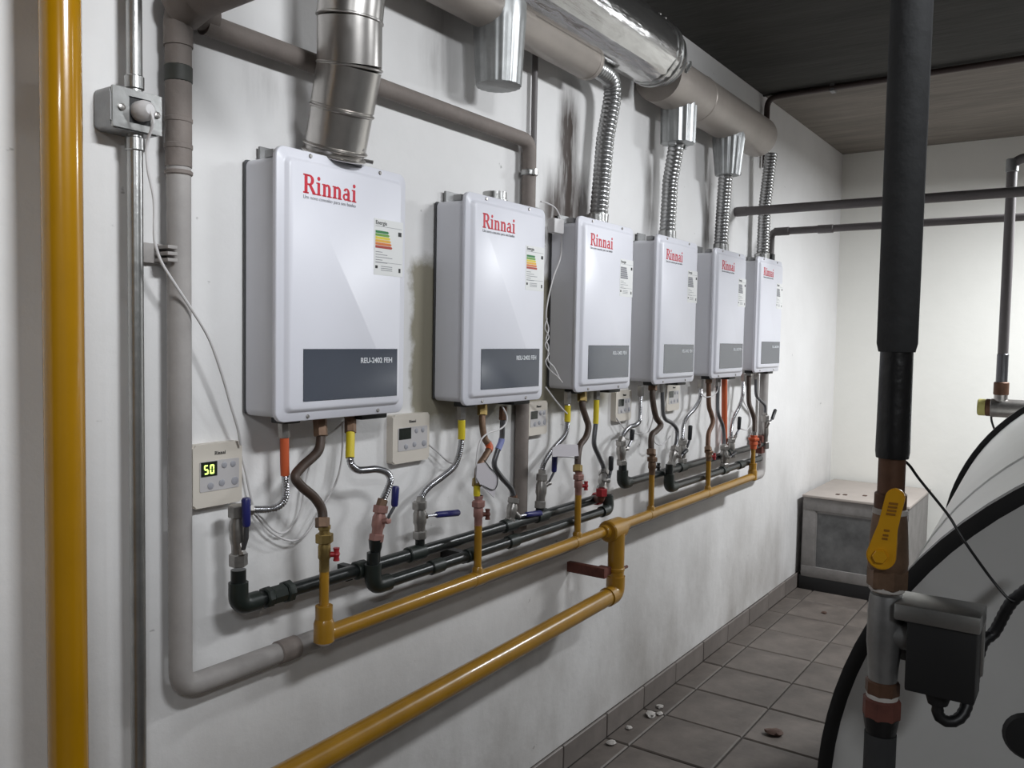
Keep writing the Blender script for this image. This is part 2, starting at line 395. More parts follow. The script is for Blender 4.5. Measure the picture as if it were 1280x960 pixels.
# ------------------------------------------------------------------ gas water heaters
HW, HH, HD = 0.352, 0.515, 0.112
HG = 'gas water heaters in a row on the wall'
def make_heater(sticker=1):
    t = thing('water_heater', '', 'water heater', (0, 0, 0), HG)
    bm = bmesh.new(); prism_xz(bm, rrect(HW - 0.012, HH - 0.03, 0.006), -0.008, -0.004, 0.003, 0.012); build(bm, 'mounting_plate', M_gap, t)
    bm = bmesh.new(); prism_xz(bm, rrect(HW - 0.008, HH - 0.026, 0.014), -0.010, -0.094, 0.004, 0.008, 0.003); build(bm, 'casing', M_body, t)
    # front cover: flat flange, then a raised pressed field
    bm = bmesh.new()
    fl_ = rrect(HW, HH, 0.020, 6); n = len(fl_)
    def inset(d, r): return [(d + a, d + b) for a, b in rrect(HW - 2 * d, HH - 2 * d, r, 6)]
    loops = [(fl_, -0.092), (fl_, -0.1005), (inset(0.0015, 0.019), -0.102), (inset(0.0155, 0.014), -0.102), (inset(0.0185, 0.0125), -0.1045), (inset(0.0215, 0.0115), -0.1095), (inset(0.026, 0.010), -0.112)]
    rings = [[bm.verts.new((a, y, b)) for a, b in lp] for lp, y in loops]
    for A, B in zip(rings, rings[1:]):
        for k in range(n): bm.faces.new((A[k], A[(k + 1) % n], B[(k + 1) % n], B[k]))
    bm.faces.new(rings[0]); bm.faces.new(rings[-1])
    cover = build(bm, 'front_cover', M_enamel, t)
    for e in cover.data.edges: e.use_edge_sharp = False
    for x, z in ((0.081, 0.507), (0.271, 0.507), (0.077, 0.008), (0.271, 0.008)):
        LT('screw', (x, -0.102, z), (0, -1, 0), [(0, 0.0042), (0.0015, 0.0042), (0.0028, 0.003)], M_chrome, t, 10)
    for x in (0.035, 0.265):
        BX('hanging_tab', (x, -0.012, HH - 0.03), (x + 0.06, -0.006, HH + 0.012), M_galvd, t)
    for x in (0.010, HW - 0.030):                               # little brackets standing over the top edge of the casing
        BX('top_clip', (x, -0.080, HH - 0.019), (x + 0.018, -0.055, HH - 0.004), M_galvd, t, 0.002)
    BX('service_tray', (0.24, -0.086, -0.012), (0.318, -0.03, 0.009), M_dark, t, 0.004)
    BX('bottom_boss', (0.035, -0.085, -0.006), (0.075, -0.045, 0.009), M_dark, t, 0.003)
    LT('flue_collar', (0.176, -0.058, HH - 0.02), (0, 0, 1), [(0, 0.034), (0.025, 0.034), (0.026, 0.031), (0.045, 0.031)], M_galv, t, 24)
    bm = bmesh.new(); prism_xz(bm, rect(0.0565, 0.0375, 0.3195, 0.139), -0.1105, -0.1128, 0, 0, 0.0008); build(bm, 'dark_plate', M_panel, t, False)
    text_mesh('model_lettering', 'REU-2402 FEH', 0.0155, M_pwhite, t, (0.208, -0.1132, 0.110), bold=0.0003)
    bm = bmesh.new(); logo_bm(bm, 'Rinnai', 0.055, 0.4335, 0.036, -0.111, -0.1126, 1.04); build(bm, 'maker_lettering', M_red, t, False)
    text_mesh('slogan_lettering', 'Um novo conceito para seu banho', 0.0098, M_pgrey, t, (0.0545, -0.1124, 0.4235))
    if sticker:
        bm = bmesh.new(); prism_xz(bm, rect(0.245, 0.2935, 0.333, 0.41), -0.1085, -0.1124); st = build(bm, 'energy_sticker', M_stick, t, False)
        text_mesh('sticker_lettering', 'Energia', 0.0115, M_black, st, (0.249, -0.1128, 0.3985))
        for i, mm_ in enumerate(BAR if sticker == 1 else [M_pgrey] * 6):
            z = 0.3805 - i * 0.0062
            bm = bmesh.new(); l = 0.040 + i * 0.0022
            prism_xz(bm, [(0.249, z), (0.249 + l - .003, z), (0.249 + l, z + 0.0026), (0.249 + l - .003, z + 0.0052), (0.249, z + 0.0052)], -0.1120, -0.1128); build(bm, 'rating_bar', mm_, st, False)
        bm = bmesh.new()
        for (a, b, c_, d) in ((0.318, 0.379, 0.328, 0.388), (0.249, 0.307, 0.256, 0.313), (0.320, 0.302, 0.326, 0.311)): prism_xz(bm, rect(a, b, c_, d), -0.112, -0.1127)
        build(bm, 'sticker_mark', M_black, st, False)
        bm = bmesh.new()
        for k in range(5): prism_xz(bm, rect(0.25, 0.341 - k * 0.0055, 0.27 + 0.03 * ((k * 7) % 3) / 2, 0.3422 - k * 0.0055), -0.112, -0.1127)
        for k in range(3): prism_xz(bm, rect(0.266, 0.3115 - k * 0.004, 0.30, 0.3128 - k * 0.004), -0.112, -0.1127)
        prism_xz(bm, rect(0.249, 0.3945, 0.329, 0.3952), -0.112, -0.1127); prism_xz(bm, rect(0.249, 0.320, 0.329, 0.3207), -0.112, -0.1127)
        build(bm, 'sticker_rule', M_pgrey, st, False)
    return t
HX = (1.040, 1.604, 2.133, 2.662, 3.187, 3.690)
HZ = (1.212, 1.212, 1.222, 1.2265, 1.232, 1.243)
HL = ('white gas water heater nearest the camera, under the wide jointed flue',
      'second white gas water heater from the left, with no flue pipe on top',
      'third white gas water heater from the left, flue hose bending back into the beige duct',
      'fourth white gas water heater, under the first flue hose with a crimped straight sleeve',
      'fifth white gas water heater, below the fluted cone at the duct',
      'last white gas water heater of the row, nearest the far corner')
h0 = make_heater()
h2_ = make_heater(2)                                       # from the third heater on the sticker is printed in greys
heaters = [h0, copy_tree(h0), h2_] + [copy_tree(h2_) for k in range(3)]
for t, x, z, l in zip(heaters, HX, HZ, HL): t.location = (x, -0.001, z); t['label'] = l

# ------------------------------------------------------------------ wall controllers
def digit(bm, s, x, z, w_, h, y0, y1, th):
    SEG = {'0': 'abcdef', '5': 'acdfg'}[s]
    hm = h / 2
    q = {'a': rect(x + th * .6, z + h - th, x + w_ - th * .6, z + h), 'd': rect(x + th * .6, z, x + w_ - th * .6, z + th), 'g': rect(x + th * .6, z + hm - th / 2, x + w_ - th * .6, z + hm + th / 2),
         'f': rect(x, z + hm + th * .3, x + th, z + h - th * .4), 'b': rect(x + w_ - th, z + hm + th * .3, x + w_, z + h - th * .4), 'e': rect(x, z + th * .4, x + th, z + hm - th * .3), 'c': rect(x + w_ - th, z + th * .4, x + w_, z + hm - th * .3)}
    for c_ in SEG: prism_xz(bm, q[c_], y0, y1)
CG = 'cream heater controllers on the wall'
def make_ctrl(lit, label, x, z, w_=0.120, h=0.117):
    t = thing('heater_controller', label, 'thermostat', (x, 0, z), CG)
    bm = bmesh.new(); prism_xz(bm, rrect(w_, h, 0.006), -0.0, -0.020, 0, 0, 0.003); build(bm, 'case', M_cream, t)
    bm = bmesh.new(); prism_xz(bm, rrect(w_ * 0.80, h * 0.48, 0.003), -0.019, -0.0212, w_ * .13, h * .25); kp = build(bm, 'keypad', M_cream2, t)
    bm = bmesh.new(); prism_xz(bm, rect(w_ * .15, h * .49, w_ * .47, h * .72), -0.020, -0.0222); s = build(bm, 'display', M_scr, t, False)
    if lit:
        for i, dch in enumerate('50'):
            bm = bmesh.new(); digit(bm, dch, w_ * (.205 + .115 * i), h * .525, w_ * .085, h * .15, -0.0222, -0.0228, 0.0026); build(bm, 'digit', M_led, s, False)
    for (u, v, r) in ((.34, .335, .0065), (.57, .36, .0065), (.84, .36, .0078), (.62, .64, .006), (.80, .64, .006)):
        LT('button', (w_ * u, -0.0205, h * v), (0, -1, 0), [(0, r), (.0015, r), (.0022, r * .8)], M_btn, t, 14)
    bm = bmesh.new(); logo_bm(bm, 'Rinnai', w_ * .43, h * .82, 0.0062, -0.0200, -0.0208, 1.05); build(bm, 'maker_lettering', M_black, t, False)
    return t
make_ctrl(True, 'cream controller with lit green 50 on its display, left of the first heater', 0.921, 1.057, 0.107, 0.117)
make_ctrl(False, 'cream controller with dark display, under the gap between first and second heaters', 1.449, 1.079, 0.130, 0.115)
make_ctrl(False, 'cream controller beside the grey wall pipe, below the right edge of second heater', 2.012, 1.097, 0.105, 0.098)
make_ctrl(False, 'cream controller under the right edge of the third heater', 2.5500, 1.10, 0.115, 0.105)
make_ctrl(False, 'cream controller under the fourth heater, behind its hoses', 2.9616, 1.11, 0.115, 0.105)

# ------------------------------------------------------------------ pipes
def pipe(name, label, cat, path, r, m, group=None, rad=None, seg=16):
    t = thing(name, label, cat, (0, 0, 0), group)
    T('pipe_run', fillet(path, rad or r * 2.2, 8), r, m, t, seg)
    return t
def ring(name, at, axis, l, r, m, parent, seg=20):
    a = Vector(at); ax = Vector(axis).normalized(); return cyl(name, a - ax * l / 2, a + ax * l / 2, r, m, parent, seg, 0.1)

# yellow riser at the far left
t = thing('gas_riser_pipe', 'thick yellow gas pipe standing upright at the left edge', 'pipe')
T('pipe_run', [(0.6575, -0.085, 0.0), (0.6575, -0.085, CEIL)], 0.0285, M_gas2, t, 24)
for z in (0.35, 2.36): BX('wall_clamp', (0.640, -0.060, z), (0.675, 0.0, z + 0.02), M_galvd, t)
# steel conduit with outlet box
t = thing('steel_conduit', 'slim galvanized conduit running up the wall beside the yellow gas riser', 'conduit')
cx, cy = (0.8056, -0.0320)
T('pipe_run', [(cx, cy, 0.0), (cx, cy, CEIL)], 0.0125, M_galv, t, 16)
for z in (-.050, .050): ring('collar', (cx, cy, 1.7376 + z), (0, 0, 1), 0.022, 0.0155, M_galv, t, 16)
OZ = 1.7376
bx0 = (0.7534, -0.0550, 1.7333); bx1 = (0.8427, -0.0550, 1.7354)
t = thing('outlet_box', 'cast metal outlet box on the steel conduit, plug in its opening', 'outlet', (bx0[0], 0, OZ - 0.034))
bw = bx1[0] - bx0[0]
bm = bmesh.new(); prism_xz(bm, rrect(bw, 0.068, 0.012), -0.002, -0.050, 0, 0, 0.003); build(bm, 'box_body', M_galvd, t)
bm = bmesh.new()
for p in (rect(0.002, 0.002, bw * .33, .066), rect(bw * .75, .002, bw - .002, .066), rect(bw * .33, .002, bw * .75, .013), rect(bw * .33, .055, bw * .75, .066)): prism_xz(bm, p, -0.049, -0.0545)
build(bm, 'cover_plate', M_galv, t, False)
bm = bmesh.new(); prism_xz(bm, rect(bw * .32, .012, bw * .76, .056), -0.049, -0.0512); build(bm, 'socket_face', M_dark, t, False)
for x in (0.016, bw - 0.012): LT('screw', (x, -0.054, 0.034), (0, -1, 0), [(0, .006), (.003, .006), (.004, .004)], M_chrome, t, 10)
px, pz = bx0[0] + bw * .55, OZ
t = thing('power_plug', 'white round plug pushed into the metal outlet box', 'plug', (px, -0.0512, pz))
LT('plug_body', (0, 0, 0), (0, -1, 0), [(0, .0165), (.016, .0165), (.024, .014), (.031, .008), (.032, .001)], M_cable, t, 18)
tube_p = spline([(px, -0.08, pz), (px + .004, -0.083, pz - .02), (0.8103, -0.0600, 1.6863), (0.8115, -0.0600, 1.6450), (0.8220, -0.0600, 1.5969), (0.8223, -0.0600, 1.5377), (0.8266, -0.0600, 1.5157), (0.8367, -0.0600, 1.4926), (0.8590, -0.0600, 1.4619), (0.8944, -0.0600, 1.4157), (0.9317, -0.0550, 1.3658), (0.9634, -0.0483, 1.3004), (0.9857, -0.0415, 1.2476), (1.0068, -0.0348, 1.2008), (1.0191, -0.0280, 1.1673)], 6)
tag(T('power_cable', tube_p, 0.0026, M_cable, None, 8), 'white cable hanging from the plug, past the grey pipe down to the lit controller', 'cable')

# grey painted pipe: loop around the heaters
gz, gt, gx, go = 0.738, 1.925, 0.888, -0.030
t = thing('drain_loop_pipe', 'grey brown painted pipe framing the heaters, upright beside the steel conduit', 'pipe')
T('pipe_run', fillet([(gx, go, 1.90), (gx, go, gz), (4.055, go, gz), (4.055, go, 1.234)], 0.035, 8), 0.0205, M_pvc, t, 18)
T('lagged_section', [(gx, go, 1.665), (gx, go, 1.90)], 0.0222, M_pvcd, t, 18)
for z, l, m_ in ((1.823, 0.03, M_band), (1.700, 0.012, M_pvcd), (1.655, 0.008, M_pvcd), (1.745, .01, M_pvcd)): ring('joint_band', (gx, go, z), (0, 0, 1), l, 0.0235, m_, t)
ring('coupling', (1.13, go, gz), (1, 0, 0), 0.05, 0.0235, M_pvcd, t)
T('top_elbow', fillet([(gx, go, 1.87), (gx, go, gt + .012), (gx + .07, go, gt + .012)], 0.03, 8), 0.0245, M_pvcd, t, 18)
t2 = thing('upper_loop_pipe', 'grey brown pipe crossing the wall above the first two heaters, turning down behind the second', 'pipe')
vx = 1.9809
T('pipe_run', fillet([(gx + .05, go, gt), (vx, go, gt), (vx, go, 1.60), (vx, -.022, 1.55), (vx, -.022, 0.80)], 0.035, 8), 0.0195, M_pvcd, t2, 18)
ring('clamp', (vx, go, 1.8381), (0, 0, 1), 0.016, 0.0245, M_galv, t2)
BX('clamp_foot', (vx - .012, -0.03, 1.8381 - .008), (vx - .002, -.058, 1.8381 + .008), M_galv, t2)
t = thing('overhead_branch_pipe', 'brown grey pipe leaving the top left elbow towards the viewer, out of frame', 'pipe')
T('pipe_run', fillet([(gx + .005, -0.03, gt + .01), (gx + .01, -0.075, gt + .028), (gx + .015, -0.55, gt + .05), (gx + .015, -0.55, CEIL)], 0.03, 8), 0.039, M_pvcd, t, 18)
# clamp strap on the pipe beside the conduit
t = thing('pipe_strap', 'grey strap bracket holding the grey upright pipe near the steel conduit', 'bracket')
zz = 1.5139
BX('strap_plate', (gx - .060, -0.012, zz - .017), (gx + .01, -0.002, zz + .017), M_pvc, t, .002)
for k in range(3): BX('strap_rib', (gx - .036, -0.052, zz - .015 + k * .011), (gx - .017, -0.008, zz - .009 + k * .011), M_pvc, t, .001)
# thin grey conduit beside it
cx2 = 2.0185
t = thing('thin_grey_conduit', 'thin dark grey conduit upright right of the pipe that drops behind the second heater', 'conduit')
T('pipe_run', [(cx2, -0.018, 1.70), (cx2, -0.018, 2.1902)], 0.0085, M_gpipe, t, 12)

# black water manifolds
def manifold(name, label, path, r, rad, group='black hot and cold water manifolds'):
    t = thing(name, label, 'pipe', (0, 0, 0), group)
    T('pipe_run', fillet(path, rad, 8), r, M_ppr, t, 14); return t
mz1 = 0.8702; mz2 = 0.8354
xl1 = 0.9894; xl2 = 1.3143
xr2 = 2.3851; xr1 = 2.3485
mA = manifold('water_manifold', 'black manifold pipe starting left under the first heater, nearer the wall', [(xl1, -.060, 0.9390), (xl1, -.060, mz1), (xr1, -.060, mz1)], .0142, .028)
T('elbow', fillet([(xl1, -.060, mz1 + .045), (xl1, -.060, mz1), (xl1 + .045, -.060, mz1)], .026, 8), .0185, M_pprg, mA, 14)
xu = 1.0791
for dx, l, r in ((-.024, .016, .021), (0.0, .034, .0185), (.026, .018, .022)): cyl('union', (xu + dx - l / 2, -.060, mz1), (xu + dx + l / 2, -.060, mz1), r, M_pprg, mA, 8)
xk = 1.3079
cyl('coupling', (xk - .018, -.060, mz1), (xk + .012, -.060, mz1), .020, M_pprg, mA, 12)
BX('pipe_clip', (xk - .012, -.03, mz1 - .03), (xk + .006, 0, mz1 + .004), M_dark, mA)
mB = manifold('water_manifold', 'black manifold pipe in front, elbow under right side of first heater to red unions', [(xl2, -.09, 0.9111), (xl2, -.09, mz2), (xr2, -.09, mz2), (xr2, -.085, mz2 + .05)], .0135, .028)
T('elbow', fillet([(xl2, -.09, mz2 + .05), (xl2, -.09, mz2), (xl2 + .05, -.09, mz2)], .026, 8), .0185, M_pprg, mB, 14)
T('elbow', fillet([(xr2 - .05, -.09, mz2), (xr2, -.09, mz2), (xr2, -.085, mz2 + .045)], .026, 8), .0178, M_pprg, mB, 14)
for xx in (1.4860, 1.8690, 2.0291):
    cyl('tee', (xx - .028, -.060, mz1), (xx + .028, -.060, mz1), .0185, M_pprg, mA, 14)
for xx in (1.5267, 1.6634, 1.8424):
    cyl('coupling', (xx - .022, -.09, mz2), (xx + .022, -.09, mz2), .0175, M_pprg, mB, 14)
xc = 1.6635
BX('pipe_clip', (xc - .012, -.075, mz2 - .024), (xc + .012, 0, mz2 + .004), M_dark, mB)
mz3 = 0.8952; mz4 = 0.8424
xl3 = 2.5334; xl4 = 2.8434
xr3 = 3.9706; xr4 = 3.8503
mC = manifold('water_manifold', 'black manifold pipe starting left under the fourth heater, nearer the wall', [(xl3, -.060, 0.9680), (xl3, -.060, mz3), (xr3, -.060, mz3)], .0142, .028)
T('elbow', fillet([(xl3, -.060, mz3 + .045), (xl3, -.060, mz3), (xl3 + .045, -.060, mz3)], .026, 8), .0195, M_pprg, mC, 14)
mD = manifold('water_manifold', 'black manifold pipe in front, elbow below right side of fourth heater', [(xl4, -.09, 0.9291), (xl4, -.09, mz4), (xr4, -.09, mz4)], .0142, .028)
T('elbow', fillet([(xl4, -.09, mz4 + .05), (xl4, -.09, mz4), (xl4 + .05, -.09, mz4)], .026, 8), .0195, M_pprg, mD, 14)
for xx in (3.0244, 3.5368): cyl('tee', (xx - .03, -.060, mz3), (xx + .03, -.060, mz3), .0185, M_pprg, mC, 14)
for xx in (3.3949, 3.5857): cyl('tee', (xx - .03, -.09, mz4), (xx + .03, -.09, mz4), .0185, M_pprg, mD, 14)

# yellow gas header with drops
GY = -.115; gz2 = 0.781
gxs = [1.1512, 1.6572, 2.1454, 2.6440, 3.1573, 3.6793]
gtop = [0.9138, 0.9184, 0.9243, 0.9226, 0.9136, 0.9101]
t = thing('gas_header_pipe', 'yellow gas header running along the wall under the heaters with six upright drops', 'pipe')
T('pipe_run', fillet([(gxs[0], GY, gz2 + .06), (gxs[0], GY, gz2), (gxs[5], GY, gz2), (gxs[5], GY, gz2 + .06)], .02, 8), .0172, M_gas, t, 18)
for i, (x, z) in enumerate(zip(gxs, gtop)):
    cyl('drop', (x, GY, gz2), (x, GY, z), .0098 if i else .0095, M_gas, t, 14)
    if i in (0, 5):
        LT('elbow_fitting', (x, GY, gz2 - .018), (0, 0, 1), [(0, .013), (.006, .0205), (.042, .0205), (.052, .017), (.06, .0115)], M_gas, t, 18)
    else:
        LT('drop_socket', (x, GY, gz2 + .008), (0, 0, 1), [(0, .014), (.016, .014), (.022, .0105)], M_gas, t, 16)
        cyl('tee_collar', (x - .022, GY, gz2), (x + .022, GY, gz2), .0185, M_gas, t, 18)
# tee and riser joining the big pipe
rx = 2.3571
t = thing('gas_supply_pipe', 'thick yellow gas pipe rising by an elbow to the tee in the gas header', 'pipe')
pl0 = Vector((2.2185, -0.1350, 0.5760)); pl1 = Vector((1.1141, -0.1350, 0.5481))
d_ = (pl1 - pl0) / (pl1.x - pl0.x)
pe = pl0 + d_ * (rx - pl0.x); pn = pl0 + d_ * (0.75 - pl0.x)
T('pipe_run', fillet([(rx, -.135, gz2 - .01), tuple(pe), tuple(pn)], .045, 10), .0262, M_gas, t, 22)
cyl('tee_body', (rx - .045, -.125, gz2), (rx + .040, -.125, gz2), .034, M_gas, t, 22)
cyl('tee_reducer', (rx + .035, -.119, gz2), (rx + .085, -.119, gz2), .0225, M_gas, t, 20)
cyl('tee_reducer', (rx - .062, -.119, gz2), (rx - .04, -.119, gz2), .0225, M_gas, t, 20)
T('elbow', fillet([(rx, -.135, pe.z + .055), tuple(pe), tuple(pe + d_ * -.055)], .045, 10), .0298, M_gas, t, 22)
t = thing('riser_bracket', 'rusty red bracket clamping the yellow riser to the wall', 'bracket')
zb = 0.6562
BX('bracket_arm', (rx - .07, -.133, zb - .012), (rx - .024, -.095, zb + .012), M_rust, t, .003)
BX('wall_foot', (rx - .075, -.135, zb - .016), (rx - .055, 0, zb + .016), M_rust, t, .002)
ring('clamp_ring', (rx, -.135, zb), (0, 0, 1), .014, .0282, M_gas, t)
cyl('bolt', (rx + .02, -.150, zb), (rx + .048, -.150, zb), .005, M_rust, t, 8)

# ------------------------------------------------------------------ valves and hoses
VG = 'lever valves under the heaters'; GG = 'gas cocks with butterfly handles under the heaters'; HO = 'flexible hoses under the heaters'
def lever_valve(label, top, bot, r, lever, sleeve_from, sl, m=M_chrome, ms=None, group=VG):
    """top, bot: ends of the body; lever: points from spindle to lever tip"""
    top = Vector(top); bot = Vector(bot); ax = bot - top; L_ = ax.length; ax.normalize()
    t = thing('ball_valve', label, 'valve', (0, 0, 0), group)
    LT('body', top, ax, [(0, r * .75), (L_ * .2, r * .8), (L_ * .3, r), (L_ * .55, r), (L_ * .65, r * .82), (L_, r * .75)], m, t, 14)
    hexn('hex_nut', top - ax * .004, top + ax * (L_ * .17), r * 1.12, m, t)
    hexn('hex_nut', bot - ax * (L_ * .2), bot + ax * .002, r * 1.1, m, t)
    lv = [Vector(p) for p in lever]
    c = top + ax * L_ * .42
    cyl('spindle', c, lv[0] + (lv[0] - c).normalized() * .004, r * .42, m, t, 10)
    LT('spindle_nut', lv[0], (lv[0] - c), [(0, .0075), (.005, .0075), (.006, .005)], m, t, 6)
    path = fillet(lv, .012, 5)
    T('lever', path, .0052, M_steelp, t, 8, flat=0.7)
    a = lv[sleeve_from]; b = lv[-1]
    d = (b - a).normalized()
    LT('lever_sleeve', a, d, [(0, .0062), (.004, .0078), ((b - a).length, .0085), ((b - a).length + .004, .0065), ((b - a).length + .005, .001)], sl, t, 12)
    return t
def cock(label, x, y, ztop, zbot, r, m, hm, hx=.020, hh=.026, group=GG):
    t = thing('gas_cock', label, 'valve', (0, 0, 0), group); L_ = ztop - zbot
    LT('body', (x, y, zbot), (0, 0, 1), [(0, r * .8), (L_ * .25, r * .8), (L_ * .3, r), (L_ * .55, r), (L_ * .62, r * .85), (L_, r * .8)], m, t, 14)
    hexn('union_nut', (x, y, zbot + L_ * .62), (x, y, zbot + L_ * .82), r * 1.42, m, t)
    hexn('hex_nut', (x, y, zbot + L_ * .90), (x, y, ztop), r * 1.0, m, t)
    zc = zbot + L_ * .36
    d = V(.75, -.66, 0)
    c = V(x, y, zc); cyl('spindle', c, c + d * (r + hx * .4), .0055, hm, t, 10)
    h = c + d * (r + hx * .55)
    bm = bmesh.new()
    tube(bm, [h + V(0, 0, -hh / 2), h + V(0, 0, -hh * .22), h, h + V(0, 0, hh * .22), h + V(0, 0, hh / 2)], lambda i: (.0066, .0052, .0075, .0052, .0066)[i], 10)
    build(bm, 'butterfly_handle', hm, t)
    return t
def hose(label, path, r, m, ribs=0.0, label_mat=None, lab=(0, 0), nuts=M_chrome, group=HO, nut0=.030):
    p = spline(path, 8)
    t = thing('flexible_hose', label, 'hose', (0, 0, 0), group)
    if ribs:
        p2 = resample(p, ribs / 2)
        T('hose_body', p2, lambda i: r * (1.0 if i % 2 else .84), m, t, 10)
    else:
        T('hose_body', p, r, m, t, 10)
    fine = resample(p, .004)
    d0 = (fine[1] - fine[0]).normalized(); d1 = (fine[-2] - fine[-1]).normalized()
    hexn('end_nut', fine[0] - d0 * .006, fine[0] + d0 * nut0, r * 1.5, nuts, t)
    hexn('end_nut', fine[-1] - d1 * .004, fine[-1] + d1 * .016, r * 1.45, nuts, t)
    if label_mat:
        a, b = [min(len(fine) - 1, int(v / .004)) for v in lab]
        tag(T('hose_label', fine[a:b + 1], r * 1.14, label_mat, t, 12), {'yellow_hose_label': 'yellow label wrapped round the hose', 'orange_red_label': 'orange red label wrapped round the hose', 'blue_white_label': 'blue and white label wrapped round the hose'}[label_mat.name])
    return t
RB = .0052
# heater 1
hose('braided hose with orange red label, leftmost under the first heater', [(1.0956, -0.0600, 1.2067), (1.0967, -0.0600, 1.1800), (1.0979, -0.0600, 1.1169), (1.1011, -0.0600, 1.0739), (1.0962, -0.0600, 1.0524), (1.0786, -0.0600, 1.0425), (1.0596, -0.0550, 1.0409), (1.0389, -0.0525, 1.0431), (1.0114, -0.0500, 1.0471)], .0078, M_braid, RB, M_org, (.025, .105))
lever_valve('blue lever valve left of the first heater, below the lit controller', (0.9861, -0.0620, 1.0572), (0.9894, -0.0600, 0.9481), .0155, [(0.9868, -0.0750, 0.9751), (0.9879, -0.0850, 1.0034), (0.9856, -0.0880, 1.0251), (0.9847, -0.0880, 1.0741)], 2, M_blue)
hose('brown gas hose in a wide S bend under the middle of the first heater', [(1.1883, -0.0600, 1.2017), (1.1844, -0.0669, 1.1681), (1.1698, -0.0737, 1.1424), (1.1243, -0.0806, 1.1192), (1.1003, -0.0875, 1.1023), (1.1104, -0.0944, 1.0829), (1.1371, -0.1013, 1.0579), (1.1508, -0.1081, 1.0311), (1.1458, -0.1150, 1.0025)], .0098, M_brown, 0, nuts=M_bronze)
cock('brass gas cock with red butterfly handle, leftmost under the first heater', gxs[0], GY, 1.0025, gtop[0] - .004, .0125, M_brass, M_redh)
hose('hose with yellow label bending right from under the right side of first heater', [(1.2735, -0.0600, 1.1990), (1.2592, -0.0750, 1.1622), (1.2450, -0.0900, 1.1162), (1.2637, -0.0900, 1.0972), (1.2920, -0.0900, 1.0930), (1.3235, -0.0900, 1.0910), (1.3536, -0.0900, 1.0804), (1.3665, -0.0900, 1.0637), (1.3604, -0.0900, 1.0468), (1.3443, -0.0900, 1.0226), (1.3370, -0.0900, 1.0079)], .0082, M_braid, RB, M_yel, (.028, .085), nuts=M_bronze)
lever_valve('blue lever valve, handle up, left of the second heater above front manifold', (1.3370, -0.0900, 1.0061), (1.3231, -0.0900, 0.9347), .0150, [(1.3309, -0.1150, 0.9807), (1.3325, -0.1180, 0.9913), (1.3499, -0.1180, 1.0095), (1.3531, -0.1180, 1.0493)], 2, M_blue, M_rosy)
LT('pipe_reducer', (1.3218, -0.0900, 0.9385), (0, 0, -1), [(0, .0155), (.018, .014), (.028, .011), (.05, .011)], M_ppr, mB, 14)
# heater 2
hose('hose with yellow label sweeping left under the second heater', [(1.6541, -0.0600, 1.2043), (1.6551, -0.0600, 1.1622), (1.6545, -0.0600, 1.1181), (1.6441, -0.0600, 1.0810), (1.6256, -0.0600, 1.0571), (1.5851, -0.0580, 1.0380), (1.5367, -0.0587, 1.0211), (1.5101, -0.0593, 1.0038), (1.5011, -0.0600, 0.9842)], .0082, M_braid, RB, M_yel, (.035, .080))
lever_valve('blue lever valve, handle pointing right, under the second heater left side', (1.4996, -0.0600, 0.9864), (1.5025, -0.0600, 0.9038), .0160, [(1.5101, -0.0700, 0.9555), (1.5459, -0.0720, 0.9528), (1.6290, -0.0720, 0.9442)], 1, M_blue)
cyl('branch', (1.5025, -0.0600, 0.9058), (1.5028, -.060, mz1), .0115, M_ppr, mA, 12)
hose('coiled brown gas hose with orange scrap under the second heater', [(1.7404, -0.0600, 1.2076), (1.7295, -0.0692, 1.1573), (1.7284, -0.0783, 1.1211), (1.7373, -0.0875, 1.0985), (1.7049, -0.0967, 1.0780), (1.6667, -0.1058, 1.0550), (1.6490, -0.1150, 1.0164)], .0085, M_bronze, 0, M_org, (.105, .130), nuts=M_brass)
cyl('yellow_sleeve', (1.6489, -0.1150, 1.0204), (1.6497, -0.1150, 0.9885), .0085, M_yel, bpy.data.objects['flexible_hose.004'], 12)
cock('pink brass gas cock with dark red handle under the second heater', gxs[1], GY, 0.9885, gtop[1] - .004, .0125, M_rosy, M_rust)
hose('hose with blue and white label, right under the second heater', [(1.8333, -0.0600, 1.1897), (1.8327, -0.0587, 1.1446), (1.8319, -0.0575, 1.1060), (1.8127, -0.0563, 1.0734), (1.8045, -0.0550, 1.0400), (1.8384, -0.0550, 1.0036), (1.8811, -0.0575, 0.9677), (1.8939, -0.0600, 0.9331)], .0075, M_steelp, 0, M_blab, (.080, .115), nuts=M_copper)
lever_valve('blue lever valve lying low beside the grey wall pipe under the second heater', (1.8899, -0.0600, 0.9381), (1.8728, -0.0600, 0.8746), .0150, [(1.9001, -0.0700, 0.8913), (1.9295, -0.0740, 0.8904), (2.0031, -0.0740, 0.8829)], 1, M_blue)
